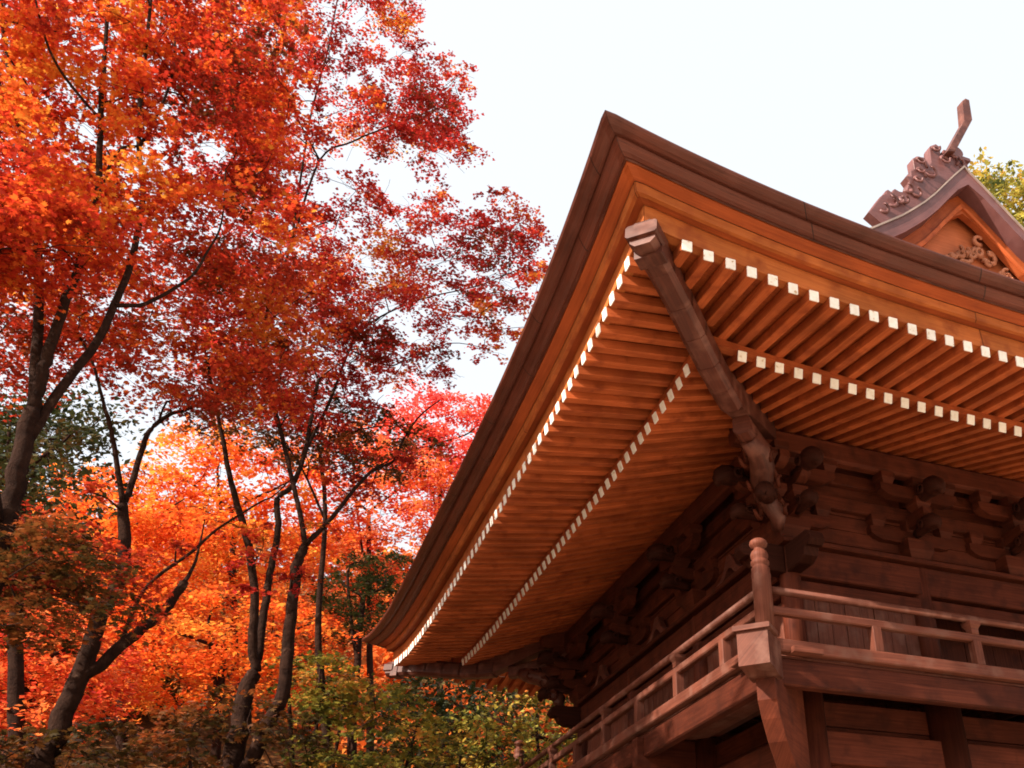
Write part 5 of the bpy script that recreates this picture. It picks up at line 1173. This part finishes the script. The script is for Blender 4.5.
def tree(name, key, label, cat, mat, dens, size, bark, group=None, maple=True, flat=.07, tilt=.45, ground=True):
    T = TREES[key]
    pads = T['pads']
    limbs = [list(map(list, l)) for l in T.get('limbs', [])]
    if limbs:
        b = limbs[0][0]
    else:
        b = T['base'] + [.06]
    bx, by = b[0], b[1]
    gz = max(0, hill_h(bx, by))
    base = (bx, by, gz)
    root = empty(name, base); tag(root, label, cat, group)
    off = Vector(base)
    trunk = MB(); nodes = []
    if limbs:
        for li, l in enumerate(limbs):
            first = l[0]
            if li == 0 or (first[2] < limbs[0][0][2] + .3 and li > 0):
                g0 = max(0, hill_h(first[0], first[1]))
                if first[2] > g0:
                    l = [[first[0] + .05, first[1], g0 - .2, first[3] * 1.5], [first[0], first[1], (g0 + first[2]) / 2, first[3] * 1.1]] + l
            sp = smooth_path(l, 5, .10)
            if li == 0: sp[0][3] *= 1.2
            trunk.tube([q[:3] - np.array(base) for q in sp], [max(.006, q[3]) for q in sp], 9)
            for q in sp[(len(sp) // 2 if li == 0 else len(sp) // 4):]: nodes.append(q)
    else:
        c = np.mean([p[:3] for p in pads], axis=0)
        for i in range(4):
            e = np.array(pads[RNG.integers(len(pads))][:3])
            sp = smooth_path([[bx + .05 * i, by, gz - .1, .06], [(bx * 1.5 + e[0] * .5) / 2, (by * 1.5 + e[1] * .5) / 2, (gz + e[2]) / 2, .045], [*e, .015]], 5, .1)
            trunk.tube([q[:3] - np.array(base) for q in sp], [q[3] for q in sp], 7)
            for q in sp[3:]: nodes.append(q)
    # fine branches out to every leaf spray
    br = trunk
    nd = np.array(nodes)
    dist = [np.min(np.linalg.norm(nd[:, :3] - np.array(p[:3]), axis=1)) for p in pads]
    for i in np.argsort(dist):
        p = np.array(pads[i][:3]); r = pads[i][3]
        dv = p - nd[:, :3]
        cost = np.linalg.norm(dv, axis=1) + np.maximum(0, -dv[:, 2]) * .8
        j = int(np.argmin(cost)); a = nd[j, :3]; ra = min(nd[j, 3] * .7, .008 + .008 * np.linalg.norm(p - a))
        ra = max(ra, .007)
        m1 = a + (p - a) * .35 + np.array([0, 0, .10 * np.linalg.norm(p - a)]) + RNG.normal(0, .06, 3) * np.linalg.norm(p - a)
        m2 = a + (p - a) * .7 + np.array([0, 0, .08 * np.linalg.norm(p - a)]) + RNG.normal(0, .05, 3) * np.linalg.norm(p - a)
        sp = smooth_path([[*a, ra], [*m1, ra * .85], [*m2, ra * .7], [*p, ra * .5]], 3)
        br.tube([q[:3] - np.array(base) for q in sp], [q[3] for q in sp], 5, False)
        add = sp[4:].copy(); nd = np.concatenate([nd, add])
        for k in range(4):
            az = RNG.uniform(0, 6.28); L = r * RNG.uniform(.6, 1.0)
            e = p + np.array([math.cos(az) * L, math.sin(az) * L, -.12 * L])
            mid = (p + e) / 2 + np.array([0, 0, .05 * L]) + RNG.normal(0, .04, 3)
            br.tube([p - np.array(base), mid - np.array(base), e - np.array(base)], [ra * .45, ra * .33, .003], 4, False)
    to = trunk.build('trunk', bark); to.parent = root
    lc = leaf_cloud('crown', pads, dens, size, mat, root, maple, flat, tilt, origin=base)
    return root

tree('maple_tree', 'A', 'tall red and orange maple with several forking stems at the left edge', 'tree', L_A, 1320, .046, M['tree_bark'], None, True, .045, .38)
tree('maple_tree', 'B', 'leaning dark-trunked maple forking in a V before orange foliage', 'tree', L_B, 1150, .044, M['tree_bark'], None, True, .045, .38)
tree('maple_tree', 'C', 'crimson maple whose crown spreads towards the roof corner against white sky', 'tree', L_C, 1250, .044, M['tree_bark'], None, True, .045, .38)
GB = 'autumn trees behind the front maples'
tree('maple_tree', 'G1', 'orange maple on the slope behind the V-forked trunk', 'tree', L_G, 480, .083, M['far_bark'], GB, False, .08, .5)
tree('maple_tree', 'G2', 'bright orange maple filling the middle behind the crimson maple stems', 'tree', L_G, 440, .09, M['far_bark'], GB, False, .08, .5)
tree('maple_tree', 'G3', 'orange-red maple glowing just left of the curved roof edge', 'tree', L_R, 440, .09, M['far_bark'], GB, False, .08, .5)
tree('maple_tree', 'G4', 'pinkish red treetop touching the roof edge, farthest of the maples', 'tree', L_P, 440, .098, M['far_bark'], GB, False, .08, .5)
tree('maple_tree', 'G5', 'scarlet maple low at the left edge behind the leaning trunk', 'tree', L_R, 520, .075, M['far_bark'], GB, False, .08, .5)
tree('maple_tree', 'G6', 'orange-yellow maple low between the leaning and the double trunk', 'tree', L_G, 480, .078, M['far_bark'], GB, False, .08, .5)
tree('maple_tree', 'K1', 'low maple bough of dark brown-green leaves at the left edge, over the scarlet maple', 'tree', L_K, 1000, .042, M['far_bark'], None, True, .045, .35)
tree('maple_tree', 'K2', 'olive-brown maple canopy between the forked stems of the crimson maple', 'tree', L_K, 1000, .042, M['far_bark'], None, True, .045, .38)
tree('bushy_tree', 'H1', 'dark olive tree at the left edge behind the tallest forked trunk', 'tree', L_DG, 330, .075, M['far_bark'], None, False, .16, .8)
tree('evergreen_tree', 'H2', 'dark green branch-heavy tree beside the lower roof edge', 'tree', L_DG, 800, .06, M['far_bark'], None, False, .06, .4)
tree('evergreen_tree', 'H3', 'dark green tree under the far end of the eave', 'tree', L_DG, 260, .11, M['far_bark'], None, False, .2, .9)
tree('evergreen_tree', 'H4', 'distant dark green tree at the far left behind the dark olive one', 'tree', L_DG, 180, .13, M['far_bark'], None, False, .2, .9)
tree('bushy_tree', 'I1', 'yellow-green bushy tree beside the balcony railing, below the eave', 'tree', L_Y, 420, .085, M['far_bark'], None, False, .2, .9)
tree('bushy_tree', 'Y1', 'sunny yellow-green treetop behind the gable at the right edge', 'tree', L_Y, 420, .11, M['far_bark'], None, False, .2, .9)
tree('shrub', 'S1', 'olive and orange-tinged shrub in front of the far roof corner', 'shrub', L_O, 520, .062, M['far_bark'])
tree('shrub', 'S2', 'dark brown-green shrub at the foot of the double trunk', 'shrub', L_K, 480, .062, M['far_bark'])
tree('shrub', 'S3', 'brown-green shrub at the foot of the leaning maple, bottom left', 'shrub', L_K, 480, .062, M['far_bark'])
tree('shrub', 'S4', 'small green and gold maple sapling touching the lower roof corner', 'shrub', L_O, 560, .058, M['far_bark'])
tree('shrub', 'S5', 'low olive shrub right of the orange-tinged one', 'shrub', L_O, 520, .062, M['far_bark'])

# the wood that closes the slope far behind: one mass
fp = []
for i in range(520):
    a = RNG.uniform(-.62, .40); d = RNG.uniform(33, 52)
    x = -4.5 + math.sin(a) * d; y = -7.4 + math.cos(a) * d
    fp.append((x, y, max(0, hill_h(x, y)) + RNG.uniform(0, 5.5), RNG.uniform(1.0, 1.9)))
wo = leaf_cloud('wood', fp, 95, .26, leaf_mat('mixed_autumn_leaf', [(0.05, 0.06, 0.02), (0.3, 0.1, 0.03), (0.72, 0.16, 0.03), (0.8, 0.3, 0.06)], .5, .16), None, False, .25, .9)
tag(wo, kind='stuff')
tag(wo, 'far autumn wood of mixed orange and green foliage closing the slope', 'wood')
